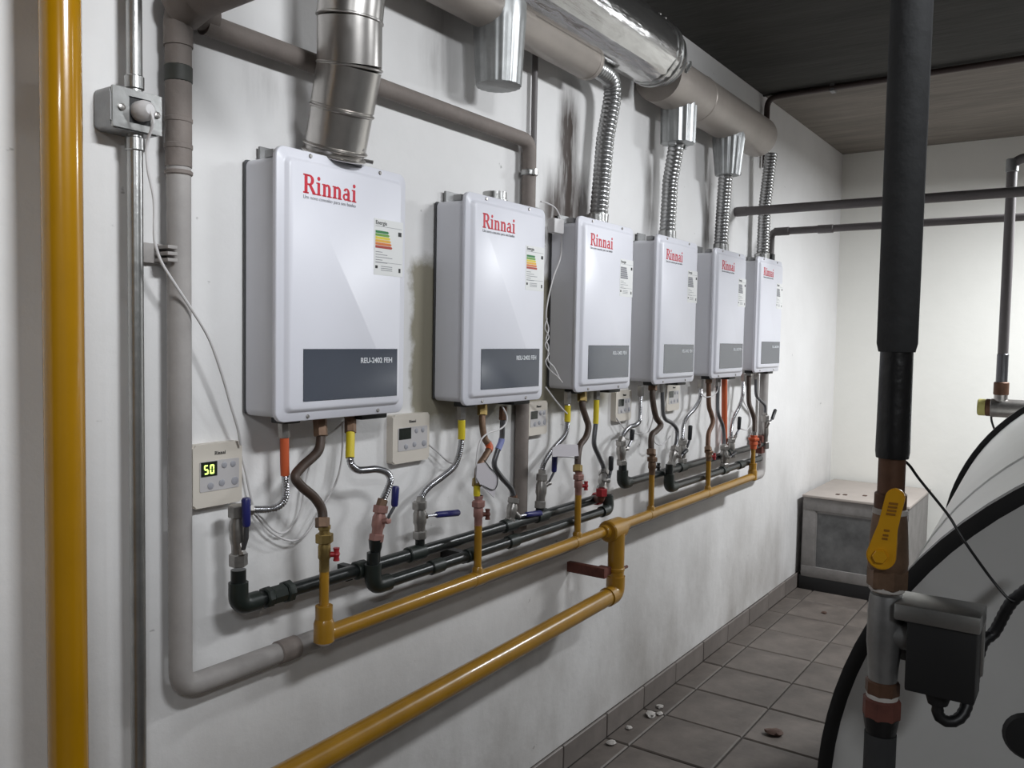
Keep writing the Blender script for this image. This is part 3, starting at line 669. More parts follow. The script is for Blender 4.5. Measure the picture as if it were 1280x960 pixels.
# heater 3
hose('hose with yellow label, left under the third heater', [(2.1642, -0.0600, 1.2156), (2.1658, -0.0600, 1.1772), (2.1656, -0.0600, 1.1244), (2.1532, -0.0600, 1.0917), (2.1078, -0.0580, 1.0647), (2.0596, -0.0587, 1.0367), (2.0359, -0.0593, 1.0115), (2.0294, -0.0600, 0.9869)], .0082, M_braid, RB, M_yel, (.038, .085))
lever_valve('blue lever valve, handle up, under the left side of third heater', (2.0315, -0.0600, 0.9867), (2.0243, -0.0600, 0.8950), .0160, [(2.0532, -0.0700, 0.9618), (2.0550, -0.0740, 0.9736), (2.0706, -0.0760, 0.9929), (2.0733, -0.0760, 1.0369)], 2, M_blue, M_chrome)
cyl('branch', (2.0240, -0.0600, 0.9043), (2.0248, -.060, mz1), .0125, M_ppr, mA, 12)
hose('olive brown gas hose curving under the middle of third heater', [(2.2495, -0.0600, 1.2167), (2.2402, -0.0679, 1.1759), (2.2477, -0.0757, 1.1416), (2.2525, -0.0836, 1.1123), (2.2254, -0.0914, 1.0833), (2.1768, -0.0993, 1.0618), (2.1529, -0.1071, 1.0338), (2.1389, -0.1150, 0.9935)], .0098, M_brown, 0, nuts=M_brass)
cock('pink brass gas cock with red butterfly handle under the third heater', gxs[2], GY, 0.9935, gtop[2] - .004, .0125, M_rosy, M_redh)
hose('thin steel hose with yellow label, right under the third heater', [(2.3424, -0.0600, 1.2178), (2.3388, -0.0617, 1.1750), (2.3337, -0.0633, 1.1122), (2.3233, -0.0650, 1.0524), (2.3506, -0.0667, 1.0117), (2.3811, -0.0683, 0.9725), (2.3848, -0.0700, 0.9438)], .0078, M_steelp, 0, M_yel, (.030, .105))
lever_valve('black lever valve above the red unions, right under the third heater', (2.3752, -0.0750, 0.9533), (2.2885, -0.1150, 0.9134), .0150, [(2.2912, -0.1350, 0.9452), (2.3609, -0.1030, 0.9478), (2.3661, -0.1040, 0.9651), (2.3667, -0.1040, 1.0059)], 2, M_blk)
t = thing('red_union', 'dark red pipe unions joining the manifolds under the third heater', 'fitting')
a = V(*(2.2883, -0.1150, 0.9159)); b = V(*(2.3485, -0.0600, 0.8702))
hexn('union_nut', a + V(0, 0, .004), a + V(0, 0, -.020), .019, M_redh, t); hexn('union_nut', b, b + V(.03, 0, 0), .021, M_redh, t)
T('union_pipe', fillet([a, a + V(0, 0, -.03), b], .02, 6), .012, M_rust, t, 12)
# heater 4
hose('short steel hose bending left under the fourth heater', [(2.6539, -0.0600, 1.2161), (2.6644, -0.0550, 1.1569), (2.6716, -0.0500, 1.1002), (2.6446, -0.0500, 1.0854), (2.5897, -0.0533, 1.0815), (2.5400, -0.0567, 1.0640), (2.5147, -0.0600, 1.0396)], .0082, M_braid, RB)
lever_valve('dark lever valve at the left end of the far manifold, under fourth heater', (2.5147, -0.0600, 1.0396), (2.5245, -0.0600, 0.9632), .0165, [(2.5401, -0.0700, 1.0138), (2.5483, -0.0730, 1.0241), (2.5640, -0.0750, 1.0418), (2.5682, -0.0750, 1.0740)], 2, M_blk)
hose('dark brown gas hose in an S bend under the fourth heater', [(2.7486, -0.0600, 1.2295), (2.7331, -0.0692, 1.1682), (2.7436, -0.0783, 1.1085), (2.7655, -0.0875, 1.0791), (2.7139, -0.0967, 1.0639), (2.6537, -0.1058, 1.0501), (2.6349, -0.1150, 0.9920)], .0105, M_brown, 0, nuts=M_bronze)
cock('blackened gas cock with dark butterfly handle under the fourth heater', gxs[3], GY, 0.9920, gtop[3] - .004, .0135, M_bronze, M_dark)
hose('dark steel hose stepping right under the fourth heater', [(2.8293, -0.0600, 1.2210), (2.8275, -0.0650, 1.1340), (2.8363, -0.0700, 1.0959), (2.8895, -0.0750, 1.0748), (2.9230, -0.0800, 1.0488), (2.9143, -0.0850, 1.0112), (2.8838, -0.0900, 0.9788)], .0075, M_steelp, 0)
lever_valve('dark valve on the front far manifold, below fourth heater right side', (2.8870, -0.0900, 0.9844), (2.8594, -0.0900, 0.9224), .0150, [(2.8787, -0.1150, 0.9551), (2.8999, -0.1150, 0.9617), (2.9357, -0.1150, 0.9730)], 1, M_blk)
# heater 5
hose('steel hose sweeping left under the fifth heater', [(3.1885, -0.0600, 1.2212), (3.1904, -0.0580, 1.1540), (3.1418, -0.0560, 1.1120), (3.0777, -0.0540, 1.0845), (3.0465, -0.0520, 1.0493), (3.0479, -0.0500, 0.9869)], .0082, M_braid, RB)
lever_valve('dark lever valve, handle up, between the fourth and fifth heaters', (3.0242, -0.0600, 0.9961), (3.0302, -0.0600, 0.9121), .0165, [(3.0415, -0.0700, 0.9614), (3.0509, -0.0720, 0.9792), (3.0627, -0.0730, 0.9968), (3.0666, -0.0730, 1.0493)], 2, M_blk)
hose('brown gas hose with copper sheen under the fifth heater', [(3.2709, -0.0600, 1.2381), (3.2570, -0.0692, 1.1255), (3.2627, -0.0783, 1.0867), (3.2594, -0.0875, 1.0519), (3.1969, -0.0967, 1.0156), (3.1684, -0.1058, 0.9806), (3.1478, -0.1150, 0.9518)], .0095, M_copper, 0, nuts=M_bronze)
cock('rusty gas cock with dark red handle under the fifth heater', gxs[4], GY, 0.9581, gtop[4] - .004, .0130, M_bronze, M_redh)
hose('dark steel hose, right under the fifth heater', [(3.3773, -0.0600, 1.2218), (3.3614, -0.0660, 1.1196), (3.3584, -0.0720, 1.0769), (3.3918, -0.0780, 1.0315), (3.3983, -0.0840, 0.9845), (3.3867, -0.0900, 0.9357)], .0078, M_steelp, 0)
lever_valve('greenish worn valve on the front far manifold, below fifth heater', (3.3861, -0.0900, 0.9424), (3.3937, -0.0900, 0.8542), .0170, [(3.3866, -0.1120, 0.8975), (3.4113, -0.1130, 0.9017), (3.4577, -0.1130, 0.9104)], 1, M_blk)
t = thing('copper_pipe_stub', 'orange copper pipe upright behind the hoses of fifth heater', 'pipe')
T('pipe_run', [(3.5247, -0.0300, 1.2230), (3.5515, -0.0300, 0.9142)], .0125, M_org, t, 12)
# heater 6
hose('steel hose sweeping left under the last heater', [(3.6736, -0.0600, 1.2342), (3.6822, -0.0580, 1.1482), (3.6471, -0.0560, 1.0927), (3.5870, -0.0540, 1.0468), (3.5677, -0.0520, 0.9954), (3.5776, -0.0500, 0.9452)], .0080, M_braid, RB)
lever_valve('dark lever valve, handle up, between the fifth and last heaters', (3.5497, -0.0600, 0.9555), (3.5566, -0.0600, 0.8778), .0160, [(3.5704, -0.0700, 0.9650), (3.5832, -0.0720, 0.9817), (3.6069, -0.0720, 0.9938), (3.6120, -0.0720, 1.0464)], 2, M_blk)
hose('dark gas hose under the middle of the last heater', [(3.7446, -0.0600, 1.2541), (3.7183, -0.0737, 1.1186), (3.7144, -0.0875, 1.0765), (3.7215, -0.1013, 1.0302), (3.6880, -0.1150, 0.9621)], .0105, M_brown, 0, nuts=M_chrome)
cock('orange brass gas cock at the far end of the yellow header', gxs[5], GY, 0.9666, gtop[5] - .004, .0180, M_org, M_rust)
hose('steel hose bending right under the last heater', [(3.8435, -0.0600, 1.2373), (3.8444, -0.0630, 1.1412), (3.8946, -0.0660, 1.1092), (3.9573, -0.0690, 1.0797), (3.9591, -0.0720, 1.0304)], .0072, M_steelp, 0)
lever_valve('black lever valve sticking out past the last heater', (3.9591, -0.0720, 1.0304), (3.9754, -0.0720, 0.8766), .0160, [(3.9378, -0.0970, 1.0034), (3.9741, -0.1000, 1.0162), (4.0177, -0.1000, 1.0552)], 1, M_blk)
t = thing('rusty_pipe_clip', 'rust orange pipe clip at the far end of the black manifolds', 'bracket')
a = V(*(3.9636, -0.0500, 0.9026)); BX('clip_body', a + V(-.03, -.02, -.05), a + V(.02, .03, .035), M_rust, t, .004)

# paper tags hanging from hoses
def paper_tag(label, pts, off, cord):
    t = thing('paper_tag', label, 'tag', (0, 0, 0), 'paper tags on the hoses')
    bm = bmesh.new(); f = [bm.verts.new(p) for p in pts]; bm.faces.new(f)
    g = bmesh.ops.extrude_face_region(bm, geom=list(bm.faces)); bmesh.ops.translate(bm, verts=[v for v in g['geom'] if isinstance(v, bmesh.types.BMVert)], vec=(0, -.0012, 0))
    build(bm, 'card', M_paper, t, False)
    T('cord', spline(cord, 5), .0012, M_dark, t, 6); return t
paper_tag('pale paper tag hanging askew on the coiled gas hose of second heater', [(1.6252, -0.1320, 1.0723), (1.6543, -0.1320, 1.0730), (1.7161, -0.1320, 1.0276), (1.6969, -0.1320, 0.9797), (1.6395, -0.1320, 1.0196), (1.6228, -0.1320, 1.0394)], 0, [(1.6515, -0.1340, 1.0794), (1.6745, -0.1345, 1.0590), (1.7084, -0.1350, 1.0309), (1.6949, -0.1355, 1.0005), (1.6374, -0.1360, 1.0203)])
paper_tag('pale paper tag strung between two hoses under the third heater', [(1.9833, -0.1220, 1.0755), (2.0254, -0.1220, 1.0827), (2.1236, -0.1220, 1.0712), (2.1297, -0.1220, 1.0377), (2.0486, -0.1220, 1.0440), (1.9843, -0.1220, 1.0508)], 0, [(2.0064, -0.1240, 1.0486), (2.0763, -0.1240, 1.0400), (2.1219, -0.1240, 1.0317)])

# loose white cables
def cable(label, path, r=.0022, m=M_cable, group='loose white cables'):
    return tag(T('signal_cable', spline(path, 8), r, m, None, 7), label, 'cable', group)
cable('white cable dropping from the lit controller and looping low on the wall', [(1.0332, -0.0120, 1.1428), (1.0416, -0.0133, 1.1109), (1.0481, -0.0146, 1.0790), (1.0604, -0.0159, 1.0364), (1.0845, -0.0171, 1.0088), (1.1072, -0.0184, 0.9857), (1.1304, -0.0197, 0.9768), (1.1541, -0.0210, 0.9909), (1.1718, -0.0223, 1.0181), (1.1790, -0.0236, 1.0588), (1.1884, -0.0249, 1.0944), (1.2021, -0.0261, 1.1381), (1.2272, -0.0274, 1.1611), (1.2575, -0.0287, 1.1756), (1.2840, -0.0300, 1.1926)])
cable('thin white cable looping below the first heater behind its gas hose', [(1.0533, -0.0200, 1.0318), (1.0755, -0.0210, 1.0061), (1.0983, -0.0220, 0.9830), (1.1339, -0.0230, 0.9619), (1.1664, -0.0240, 0.9576), (1.1976, -0.0250, 0.9772), (1.2229, -0.0260, 1.0104), (1.2511, -0.0270, 1.0423), (1.2729, -0.0280, 1.0845), (1.2808, -0.0290, 1.1357), (1.2793, -0.0300, 1.1930)])
cable('white cable between the dark display controller and the second heater hose', [(1.5774, -0.0200, 1.1138), (1.6114, -0.0225, 1.0909), (1.6466, -0.0250, 1.0652), (1.6758, -0.0275, 1.0581), (1.6987, -0.0300, 1.0661)])
cable('white cable draped from under second heater to the gas cock', [(1.8083, -0.0750, 1.1984), (1.8198, -0.0816, 1.1728), (1.8055, -0.0882, 1.1531), (1.7679, -0.0949, 1.1419), (1.7137, -0.1015, 1.1386), (1.6749, -0.1081, 1.1263), (1.6504, -0.1148, 1.1014), (1.6364, -0.1214, 1.0543), (1.6317, -0.1280, 1.0241)])
cable('white cable draped down the gap between second and third heaters', [(2.0432, -0.0300, 1.7682), (2.0711, -0.0339, 1.7673), (2.1086, -0.0379, 1.7583), (2.1298, -0.0418, 1.7331), (2.1341, -0.0457, 1.6915), (2.1260, -0.0496, 1.6206), (2.0825, -0.0536, 1.5570), (2.0487, -0.0575, 1.4886), (2.0337, -0.0614, 1.4403), (2.0420, -0.0654, 1.4064), (2.0238, -0.0693, 1.3767), (2.0315, -0.0732, 1.3542), (2.0242, -0.0771, 1.3180), (2.0530, -0.0811, 1.2950), (2.0785, -0.0850, 1.2600)])
cable('thin white cable twisted beside the gap between second and third heaters, lower half', [(2.0268, -0.0700, 1.4356), (2.0117, -0.0723, 1.4082), (2.0301, -0.0745, 1.3837), (2.0085, -0.0767, 1.3610), (2.0248, -0.0790, 1.3362), (2.0053, -0.0813, 1.3139), (2.0236, -0.0835, 1.2911), (2.0593, -0.0857, 1.2721), (2.0871, -0.0880, 1.2529)], .0016)
cable('short white cable slanting below the third heater', [(2.0099, -0.0800, 1.2416), (2.0400, -0.0775, 1.2220), (2.0707, -0.0750, 1.2020), (2.1203, -0.0725, 1.1711), (2.1477, -0.0700, 1.1574)])
cable('white cable hanging in a bow under the fourth heater', [(2.9232, -0.0300, 1.2104), (2.9207, -0.0360, 1.1568), (2.8122, -0.0420, 1.0313), (2.8354, -0.0480, 0.9975), (2.8773, -0.0540, 1.0030), (2.9121, -0.0600, 1.0242)])
cable('white cable crossing the wall below fourth heater hoses', [(2.5525, -0.0200, 1.1146), (2.6140, -0.0260, 1.0693), (2.6890, -0.0320, 1.0496), (2.7600, -0.0380, 1.0470), (2.7848, -0.0440, 1.0831), (2.7830, -0.0500, 1.1213)])
cable('white cable under the fifth heater, knotted round the copper hose', [(3.2146, -0.0600, 1.2043), (3.1773, -0.0660, 1.1773), (3.2053, -0.0720, 1.1573), (3.2663, -0.0780, 1.1579), (3.3099, -0.0840, 1.1791), (3.3004, -0.0900, 1.2124)])
cable('white cable bowed under the last heater', [(3.6949, -0.0500, 1.1974), (3.7128, -0.0500, 1.1175), (3.7805, -0.0500, 1.0701), (3.8188, -0.0500, 1.0086), (3.7787, -0.0500, 0.9785), (3.6940, -0.0500, 0.9888)])
t = thing('cable_plug', 'white plug block on top left of the third heater', 'plug')
a = V(*(2.0913, -0.0500, 1.7025)); BX('plug_body', a + V(-.022, -.012, -.02), a + V(.030, .012, .022), M_cable, t, .004)

# ------------------------------------------------------------------ flues and ducts
FX, FY = HX[0] + .176, -.066
t = thing('flue_pipe', 'wide shiny jointed flue rising from the first heater', 'flue')
zt = HZ[0] + HH
a = V(FX, FY, zt + .012); b = V(*(1.2006, -0.1250, 1.9051)); c = V(*(1.1849, -0.1250, 1.9893)); d = V(b.x - .02, b.y - .06, 2.30)
c = V(b.x - .012, b.y - .012, c.z)
ab = b - a
LT('lower_section', a, ab, [(0, .058), (ab.length * .12, .060), (ab.length * .13, .0615), (ab.length * .55, .0615), (ab.length * .56, .063), (ab.length * 1.0, .063)], M_flue, t, 36)
LT('upper_section', b, c - b, [(0, .063), ((c - b).length, .0625)], M_flue, t, 36)
LT('top_section', c, d - c, [(0, .0635), ((d - c).length, .063)], M_flue, t, 36)
for p, ax in ((a + ab * .02, ab), (a + ab * .10, ab), (a + ab * .52, ab), (b, (ab.normalized() + (c - b).normalized())), (c, d - c)):
    LT('seam_bead', p - ax.normalized() * .003, ax, [(0, .0630), (.002, .0655), (.004, .0655), (.006, .0630)], M_flue, t, 36)
for ang in (-1.2, -0.3): 
    p = a + ab * .06 + V(math.sin(ang) * -.062, -.062 * math.cos(ang), 0); LT('rivet', p, (0, -1, 0), [(0, .003), (.003, .003), (.004, .001)], M_chrome, t, 8)
LT('dark_gasket', (FX, FY, zt - .006), (0, 0, 1), [(0, .056), (.02, .057)], M_dark, t, 28)
T('clamp_screw', [V(FX + .05, FY - .035, zt + .01), V(FX + .066, FY - .045, zt + .008)], .004, M_chrome, t, 8)

AZ, AY = 2.188, -.09
t = thing('beige_duct', 'beige painted duct along the top of the wall, ending over the third heater', 'duct')
ax1 = 2.2037; axs = 1.7397
LT('duct_run', (1.335, AY, AZ), (1, 0, 0), [(0, .054), (axs - 1.335 + .09, .054), (axs - 1.335 + .10, .05), (ax1 - 1.335 - .005, .05), (ax1 - 1.335, .047)], M_duct, t, 28)
zs = 2.0057
LT('open_stub', (axs, AY - .005, AZ + .03), (0, 0, -1), [(0, .067), (.05, .067), (.06, .065), (AZ + .03 - zs, .056), (AZ + .032 - zs, .050)], M_stub, t, 144, fl=lambda a_, i: 1 + .020 * math.sin(a_ * 18) * (0, 0, .6, 1, 1, 1)[i])
ring('end_band', (ax1 - .02, AY, AZ), (1, 0, 0), .012, .0515, M_duct, t, 28)
BZ, BY = 2.270, -.092
t = thing('beige_duct', 'beige painted exhaust duct with capped end above the last heater', 'duct')
bxe = 3.6786
LT('duct_run', (2.66, BY, BZ), (1, 0, 0), [(0, .085), (bxe - 2.66 - .01, .085), (bxe - 2.66, .080), (bxe - 2.66 + .001, .02)], M_duct, t, 36)
ring('seam_band', (2.98, BY, BZ), (1, 0, 0), .010, .0868, M_duct, t, 36)
LT('cap_hole', (bxe + .0005, BY - .02, BZ + .01), (1, 0, 0), [(0, .012), (.002, .012)], M_dark, t, 12)
fc = V(*(2.5831, -0.1300, 2.2953)) + V(0, 0, .008)
t = thing('foil_duct', 'large creased shiny foil duct near the ceiling, clamped onto the beige duct', 'duct')
rr_ = [R_.uniform(-.035, .035) for _ in range(48)]
LT('duct_sleeve', fc, (-1, 0, 0), [(0, .094), (.02, .099), (.1, .102), (.35, .104), (.7, .103), (1.2, .105)], M_foil, t, 48, fl=lambda a_, i: 1 + rr_[int(round(a_ / (2 * PI) * 48)) % 48] * min(1, i * .5))
for dx in (.035, .075): ring('clamp_band', fc + V(-dx, 0, 0), (1, 0, 0), .012, .1035, M_galv, t, 40)
for dx in (.035, .075): LT('clamp_bolt', fc + V(-dx, -.03, .099), (0, -.3, 1), [(0, .006), (.012, .006), (.014, .003)], M_chrome, t, 8)
LT('end_reducer', fc + V(0, 0, 0), (1, 0, -.25), [(0, .094), (.03, .085), (.05, .075)], M_galvd, t, 36)
for k in range(3): BX('foil_scrap', fc + V(.01 + k * .012, -.095, -.06 + k * .012), fc + V(.02 + k * .012, -.085, -.045 + k * .014), M_galv, t, .001)
FG = 'spiral flue hoses above the heaters'
def flex(label, path, r=.028, pitch=.014, seg=16):
    p = resample([Vector(q) for q in fillet(path, .07, 10)], pitch / 3)
    t = thing('flue_hose', label, 'flue', (0, 0, 0), FG)
    T('hose_body', p, lambda i: r * (.90, 1.0, 1.0)[i % 3], M_spiral, t, seg)
    d = (p[1] - p[0]).normalized(); cyl('collar', p[0] - d * .006, p[0] + d * .028, r * 1.1, M_galv, t, 20)
    return t
hx = lambda i: HX[i] + .176
hz_ = lambda i: HZ[i] + HH + .006
flex('spiral flue hose over the third heater, elbow at the top', [(hx(2) + .02, -.058, hz_(2)), (hx(2) + .045, -.062, 2.0), (hx(2) + .062, -.085, AZ - .005), (ax1 - .02, AY, AZ)], .0285)
t4x = 2.8334; t5x = 3.3233
flex('spiral flue hose over the fourth heater, into a straight sleeve', [(hx(3), -.058, hz_(3)), (hx(3) + .01, -.06, 1.95), (t4x, -.085, 2.0642), (t4x, -.088, 2.2)], .0285)
flex('spiral flue hose over the fifth heater, into a fluted cone', [(hx(4), -.058, hz_(4)), (hx(4) + .005, -.06, 1.9), (t5x, -.085, 2.0631), (t5x, -.088, 2.2)], .0285)
flex('spiral flue hose over the last heater, up to the duct end', [(hx(5) + .02, -.058, hz_(5)), (hx(5) + .02, -.06, 2.0), (hx(5) + .01, -.085, BZ - .03)], .0285)
t = thing('duct_sleeve', 'straight zinc sleeve dropping from the duct over the fourth heater', 'duct', (0, 0, 0), 'zinc sleeves under the duct')
za = 2.2707; zb = 2.0781
LT('sleeve_body', (t4x, BY, BZ + .0), (0, 0, -1), [(0, .058), (BZ - za, .062), (BZ - za + .006, .064), (BZ - za + .012, .062), (BZ - zb, .059), (BZ - zb + .002, .03)], M_stub, t, 120, fl=lambda a_, i: 1 + .045 * math.sin(a_ * 12) * (0, .9, .8, 1, 1, 1)[i])
for s in (-1, 1): BX('sleeve_lug', (t4x + s * .045 - .006, BY - .012, zb - .012), (t4x + s * .045 + .006, BY + .012, zb + .006), M_stub, t)
t = thing('duct_sleeve', 'fluted zinc cone dropping from the duct over the fifth heater', 'duct', (0, 0, 0), 'zinc sleeves under the duct')
zb = 2.0474
LT('sleeve_body', (t5x, BY, BZ - .02), (0, 0, -1), [(0, .06), (.05, .062), (.062, .062), (BZ - .02 - zb, .047), (BZ - .018 - zb, .028)], M_stub, t, 160, fl=lambda a_, i: 1 + .055 * math.sin(a_ * 16) * (0, .6, .8, 1, 1)[i])
LT('cone_screw', (t5x + .04, BY - .03, zb + .01), (.5, -.8, 0), [(0, .006), (.01, .006)], M_chrome, t, 8)

# ------------------------------------------------------------------ pipes across the far end
x1 = 3.6719
t = thing('grey_service_pipe', 'upper grey pipe crossing the far end of the room to the right', 'pipe')
T('pipe_run', [(x1, .0, 1.9536), (x1, -2.9, 1.9521 + .0)], .0195, M_gpipe, t, 16)
ring('wall_socket', (x1, -.03, 1.9536), (0, 1, 0), .05, .0215, M_gpipe, t)
x2 = 4.0226; z2 = 1.9018
t = thing('grey_service_pipe', 'lower grey pipe crossing the far end, elbowed down beside the last heater', 'pipe')
T('pipe_run', fillet([(x2, -.05, z2 - .26), (x2, -.05, z2), (x2, -2.9, z2 + .01)], .03, 8), .0165, M_gpipe, t, 16)
for y in (-.10, -.30): ring('coupling', (x2, y, z2), (0, 1, 0), .07, .0195, M_gpipe, t)
ring('coupling', (x2, -.05, z2 - .13), (0, 0, 1), .05, .0205, M_dark, t)
t = thing('ceiling_conduit', 'thin dark conduit bending from the wall onto the concrete ceiling', 'conduit')
xcon = 3.985
T('pipe_run', fillet([(xcon, -.022, 2.20), (xcon, -.022, 2.522), (xcon - .01, -.15, 2.522), (xcon - .06, -3.2, 2.522)], .05, 8), .0135, M_cdark, t, 12)
BX('conduit_clip', (xcon - .025, -.33, 2.505), (xcon + .02, -.31, 2.54), M_galvd, t, .002)
t = thing('tank_feed_pipe', 'grey steel pipe dropping behind the tank near the back wall', 'pipe')
fx, fy = 3.80, -1.048
T('pipe_run', fillet([(fx, -2.6, 2.10), (fx, fy, 2.10), (fx, fy, 1.20)], .05, 8), .0185, M_gpipe, t, 16)
for z, l, r, m_ in ((1.285, .13, .0205, M_steelp), (1.215, .05, .027, M_copper), (2.075, .05, .022, M_galvd)): ring('joint', (fx, fy, z), (0, 0, 1), l, r, m_, t)
t = thing('tank_pump_fitting', 'silver cylinder fitting with yellow end behind the tank', 'fitting')
q0 = V(fx + .0, fy - .03, 1.138); q1 = V(fx, fy + .088, 1.138)
cyl('cylinder_body', q0 + V(0, -.09, 0), q0 + V(0, .065, 0), .036, M_chrome, t, 24)
cyl('collar', q0 + V(0, .055, 0), q0 + V(0, .082, 0), .034, M_copper, t, 24)
cyl('yellow_end', q0 + V(0, .078, 0), q0 + V(0, .108, 0), .033, mat('pale_yellow_cap', (.50, .46, .16), .5), t, 20)
cyl('neck', V(fx, fy, 1.15), V(fx, fy, 1.20), .024, M_chrome, t, 16)
T('lead_wire', spline([q0 + V(0, .06, -.03), q0 + V(0, .055, -.06), q0 + V(-.05, .03, -.10), q0 + V(-.12, -.02, -.12)], 6), .004, M_dark, t, 8)

# ------------------------------------------------------------------ hot water tank
A3 = math.radians(3.0)
t = thing('hot_water_tank', 'large pale horizontal tank with black rubber rims at the right', 'tank', (1.317, -1.642, 0.709), None, A3)
RT = 0.588; TL = 2.0
N_ = 96
LT('jacket', (0, 0, 0), (1, 0, 0), [(.012, RT), (.3, RT), (.9, RT), (1.5, RT), (TL, RT)], M_tank, t, N_)
LT('end_sheet', (0, 0, 0), (-1, 0, 0), [(-.012, RT - .002), (.002, RT - .004), (.012, RT * .9), (.024, RT * .7), (.032, RT * .4), (.034, .02)], M_tankc, t, N_)
def rim(x0, x1, ro, ri):
    bm = bmesh.new(); rings = []
    for x, r in ((x0, ri), (x0 - .004, (ri + ro) / 2), (x0, ro), (x1, ro), (x1, ri)):
        rings.append([bm.verts.new((x, r * math.cos(2 * PI * k / N_), r * math.sin(2 * PI * k / N_))) for k in range(N_)])
    for A, B in zip(rings, rings[1:] + rings[:1]):
        for k in range(N_): bm.faces.new((A[k], A[(k + 1) % N_], B[(k + 1) % N_], B[k]))
    return build(bm, 'rubber_rim', M_rub, t)
rim(0.0, .030, .6048, .578)
rim(TL - .02, TL + .01, .606, .58)
for x in (.35, TL - .35):
    bm = bmesh.new(); box(bm, (x - .05, -.40, -.709), (x + .05, .40, -.42)); build(bm, 'saddle', M_gpipe, t, False)
LT('jacket_seam', (.55, 0, 0), (1, 0, 0), [(0, RT), (.003, RT + .0025), (.03, RT + .0025), (.033, RT)], M_tank, t, N_)
p = (1.2900, -1.3071, 0.8713)
LT('inspection_port', t.matrix_basis.inverted() @ V(*p), (-1, 0, 0), [(-.03, .035), (.012, .035), (.02, .028), (.021, .001)], M_dark, t, 24)

# ------------------------------------------------------------------ lagged pipe with valve and flow switch in front of the tank
BX_ = 1.10
pa = V(*(1.1000, -1.1588, 1.3708)); 
px, py = pa.x, pa.y
zf = lambda a: a
Zq = {k: v for k, v in (('tape', 1.3708), ('tape_end', 1.2427), ('cop_end', 1.1764), ('v_end', 1.1052), ('tee', 1.0794), ('tee_end', 0.9697), ('nut', 0.9424), ('nut2', 0.9121))}
def PV(z): return V(px, py, z)
t = thing('lagged_riser_pipe', 'thick upright pipe in dark foam lagging in front of the tank', 'pipe')
T('foam_lagging', [PV(Zq['tape']), PV(Zq['tape'] + .01), PV(1.9), PV(CEIL)], lambda i: (.0205, .0228, .0235, .0250)[i], M_foam, t, 28)
T('tape_wrap', [PV(Zq['tape_end']), PV(Zq['tape_end'] + .008), PV((Zq['tape'] + Zq['tape_end']) / 2), PV(Zq['tape'] + .004)], lambda i: (.0185, .0195, .0190, .0185)[i], M_tape, t, 24)
T('copper_section', [PV(Zq['cop_end'] - .03), PV(Zq['tape_end'] + .01)], .0155, M_copper, t, 24)
ring('copper_socket', PV(Zq['cop_end'] + .012), (0, 0, 1), .024, .0185, M_copper, t)
T('lower_lagging', [PV(0.0), PV(Zq['tee_end'] - .075), PV(Zq['tee_end'] - .068)], .0185, M_foam, t, 24)
T('taped_neck', [PV(Zq['tee_end'] - .072), PV(Zq['tee_end'] - .062), PV(Zq['tee_end'] - .046)], lambda i: (.0165, .0185, .0212)[i], M_tape, t, 24)
t = thing('main_ball_valve', 'brass ball valve with yellow lever on the upright pipe', 'valve')
Lz = Zq['cop_end'] - Zq['v_end']
LT('body', PV(Zq['v_end'] - .026), (0, 0, 1), [(0, .019), (.024, .0195), (.028, .0225), (.036, .0235), (.07, .0215), (.085, .0205), (Lz + .02, .0195), (Lz + .026, .019)], M_bronze, t, 24)
ring('sealing_ring', PV(Zq['cop_end'] + .001), (0, 0, 1), .008, .0200, M_teflon, t)
ring('sealing_ring', PV(Zq['tee'] + .004), (0, 0, 1), .008, .0205, M_teflon, t)
hexn('hex_end', PV(Zq['v_end'] - .022), PV(Zq['v_end'] + .004), .0235, M_bronze, t)
vd = V(-.94, .05, 0).normalized(); sd_ = V(.05, -.94, 0).normalized()
c0 = PV(1.1292) + vd * .030; c1 = V(*(1.0650, -1.1702, 1.2006))
c1 = V(c0.x, c1.y, c1.z)
def lever_plate():
    bm = bmesh.new(); a = c0; b = c1; ax = (b - a).normalized(); sx = ax.cross(V(1, 0, 0)).normalized(); L2 = (b - a).length
    prof = []
    for k in range(13): 
        an = PI + PI * k / 12; prof.append((a + sx * .0165 * math.cos(an) + ax * .0165 * math.sin(an)))
    prof += [a + ax * .020 + sx * .0135, a + ax * (L2 * .5) + sx * .0095, b + sx * .0105]
    for k in range(1, 12):
        an = PI * k / 12; prof.append(b + sx * .0105 * math.cos(an) + ax * .0105 * math.sin(an))
    prof += [b - sx * .0105, a + ax * (L2 * .5) - sx * .0095, a + ax * .020 - sx * .0135]
    f = [bm.verts.new(p_) for p_ in prof]; g = [bm.verts.new(p_ + V(-.006, 0, 0)) for p_ in prof]
    bm.faces.new(f[::-1]); bm.faces.new(g)
    for i in range(len(f)): bm.faces.new((f[i], f[(i + 1) % len(f)], g[(i + 1) % len(g)], g[i]))
    bmesh.ops.bevel(bm, geom=[e for e in bm.edges if e.verts[0] in g and e.verts[1] in g], offset=.0015, segments=2, affect='EDGES')
    return build(bm, 'lever', M_lever, t)
lever_plate()
cyl('spindle', PV(c0.z), c0 + V(-.003, 0, 0), .0085, M_brass, t, 14)
hexn('spindle_nut', c0 + V(-.004, 0, 0), c0 + V(-.012, 0, 0), .0085, M_lever, t)
bm = bmesh.new()
axl = (c1 - c0)
for s in (.30, .36, .44, .72, .78, .84, .90):
    q = c0 + axl * s + V(-.0066, 0, 0); box(bm, q + V(-.0006, -.003 - .002 * (s > .7), -.0012), q + V(.0006, .003 + .002 * (s > .7), .0012))
build(bm, 'cast_lettering', mat('dark_lever_mark', (.30, .13, .01), .5), t, False)
t = thing('pipe_tee_fitting', 'galvanized tee below the brass valve, carrying the black switch box', 'fitting')
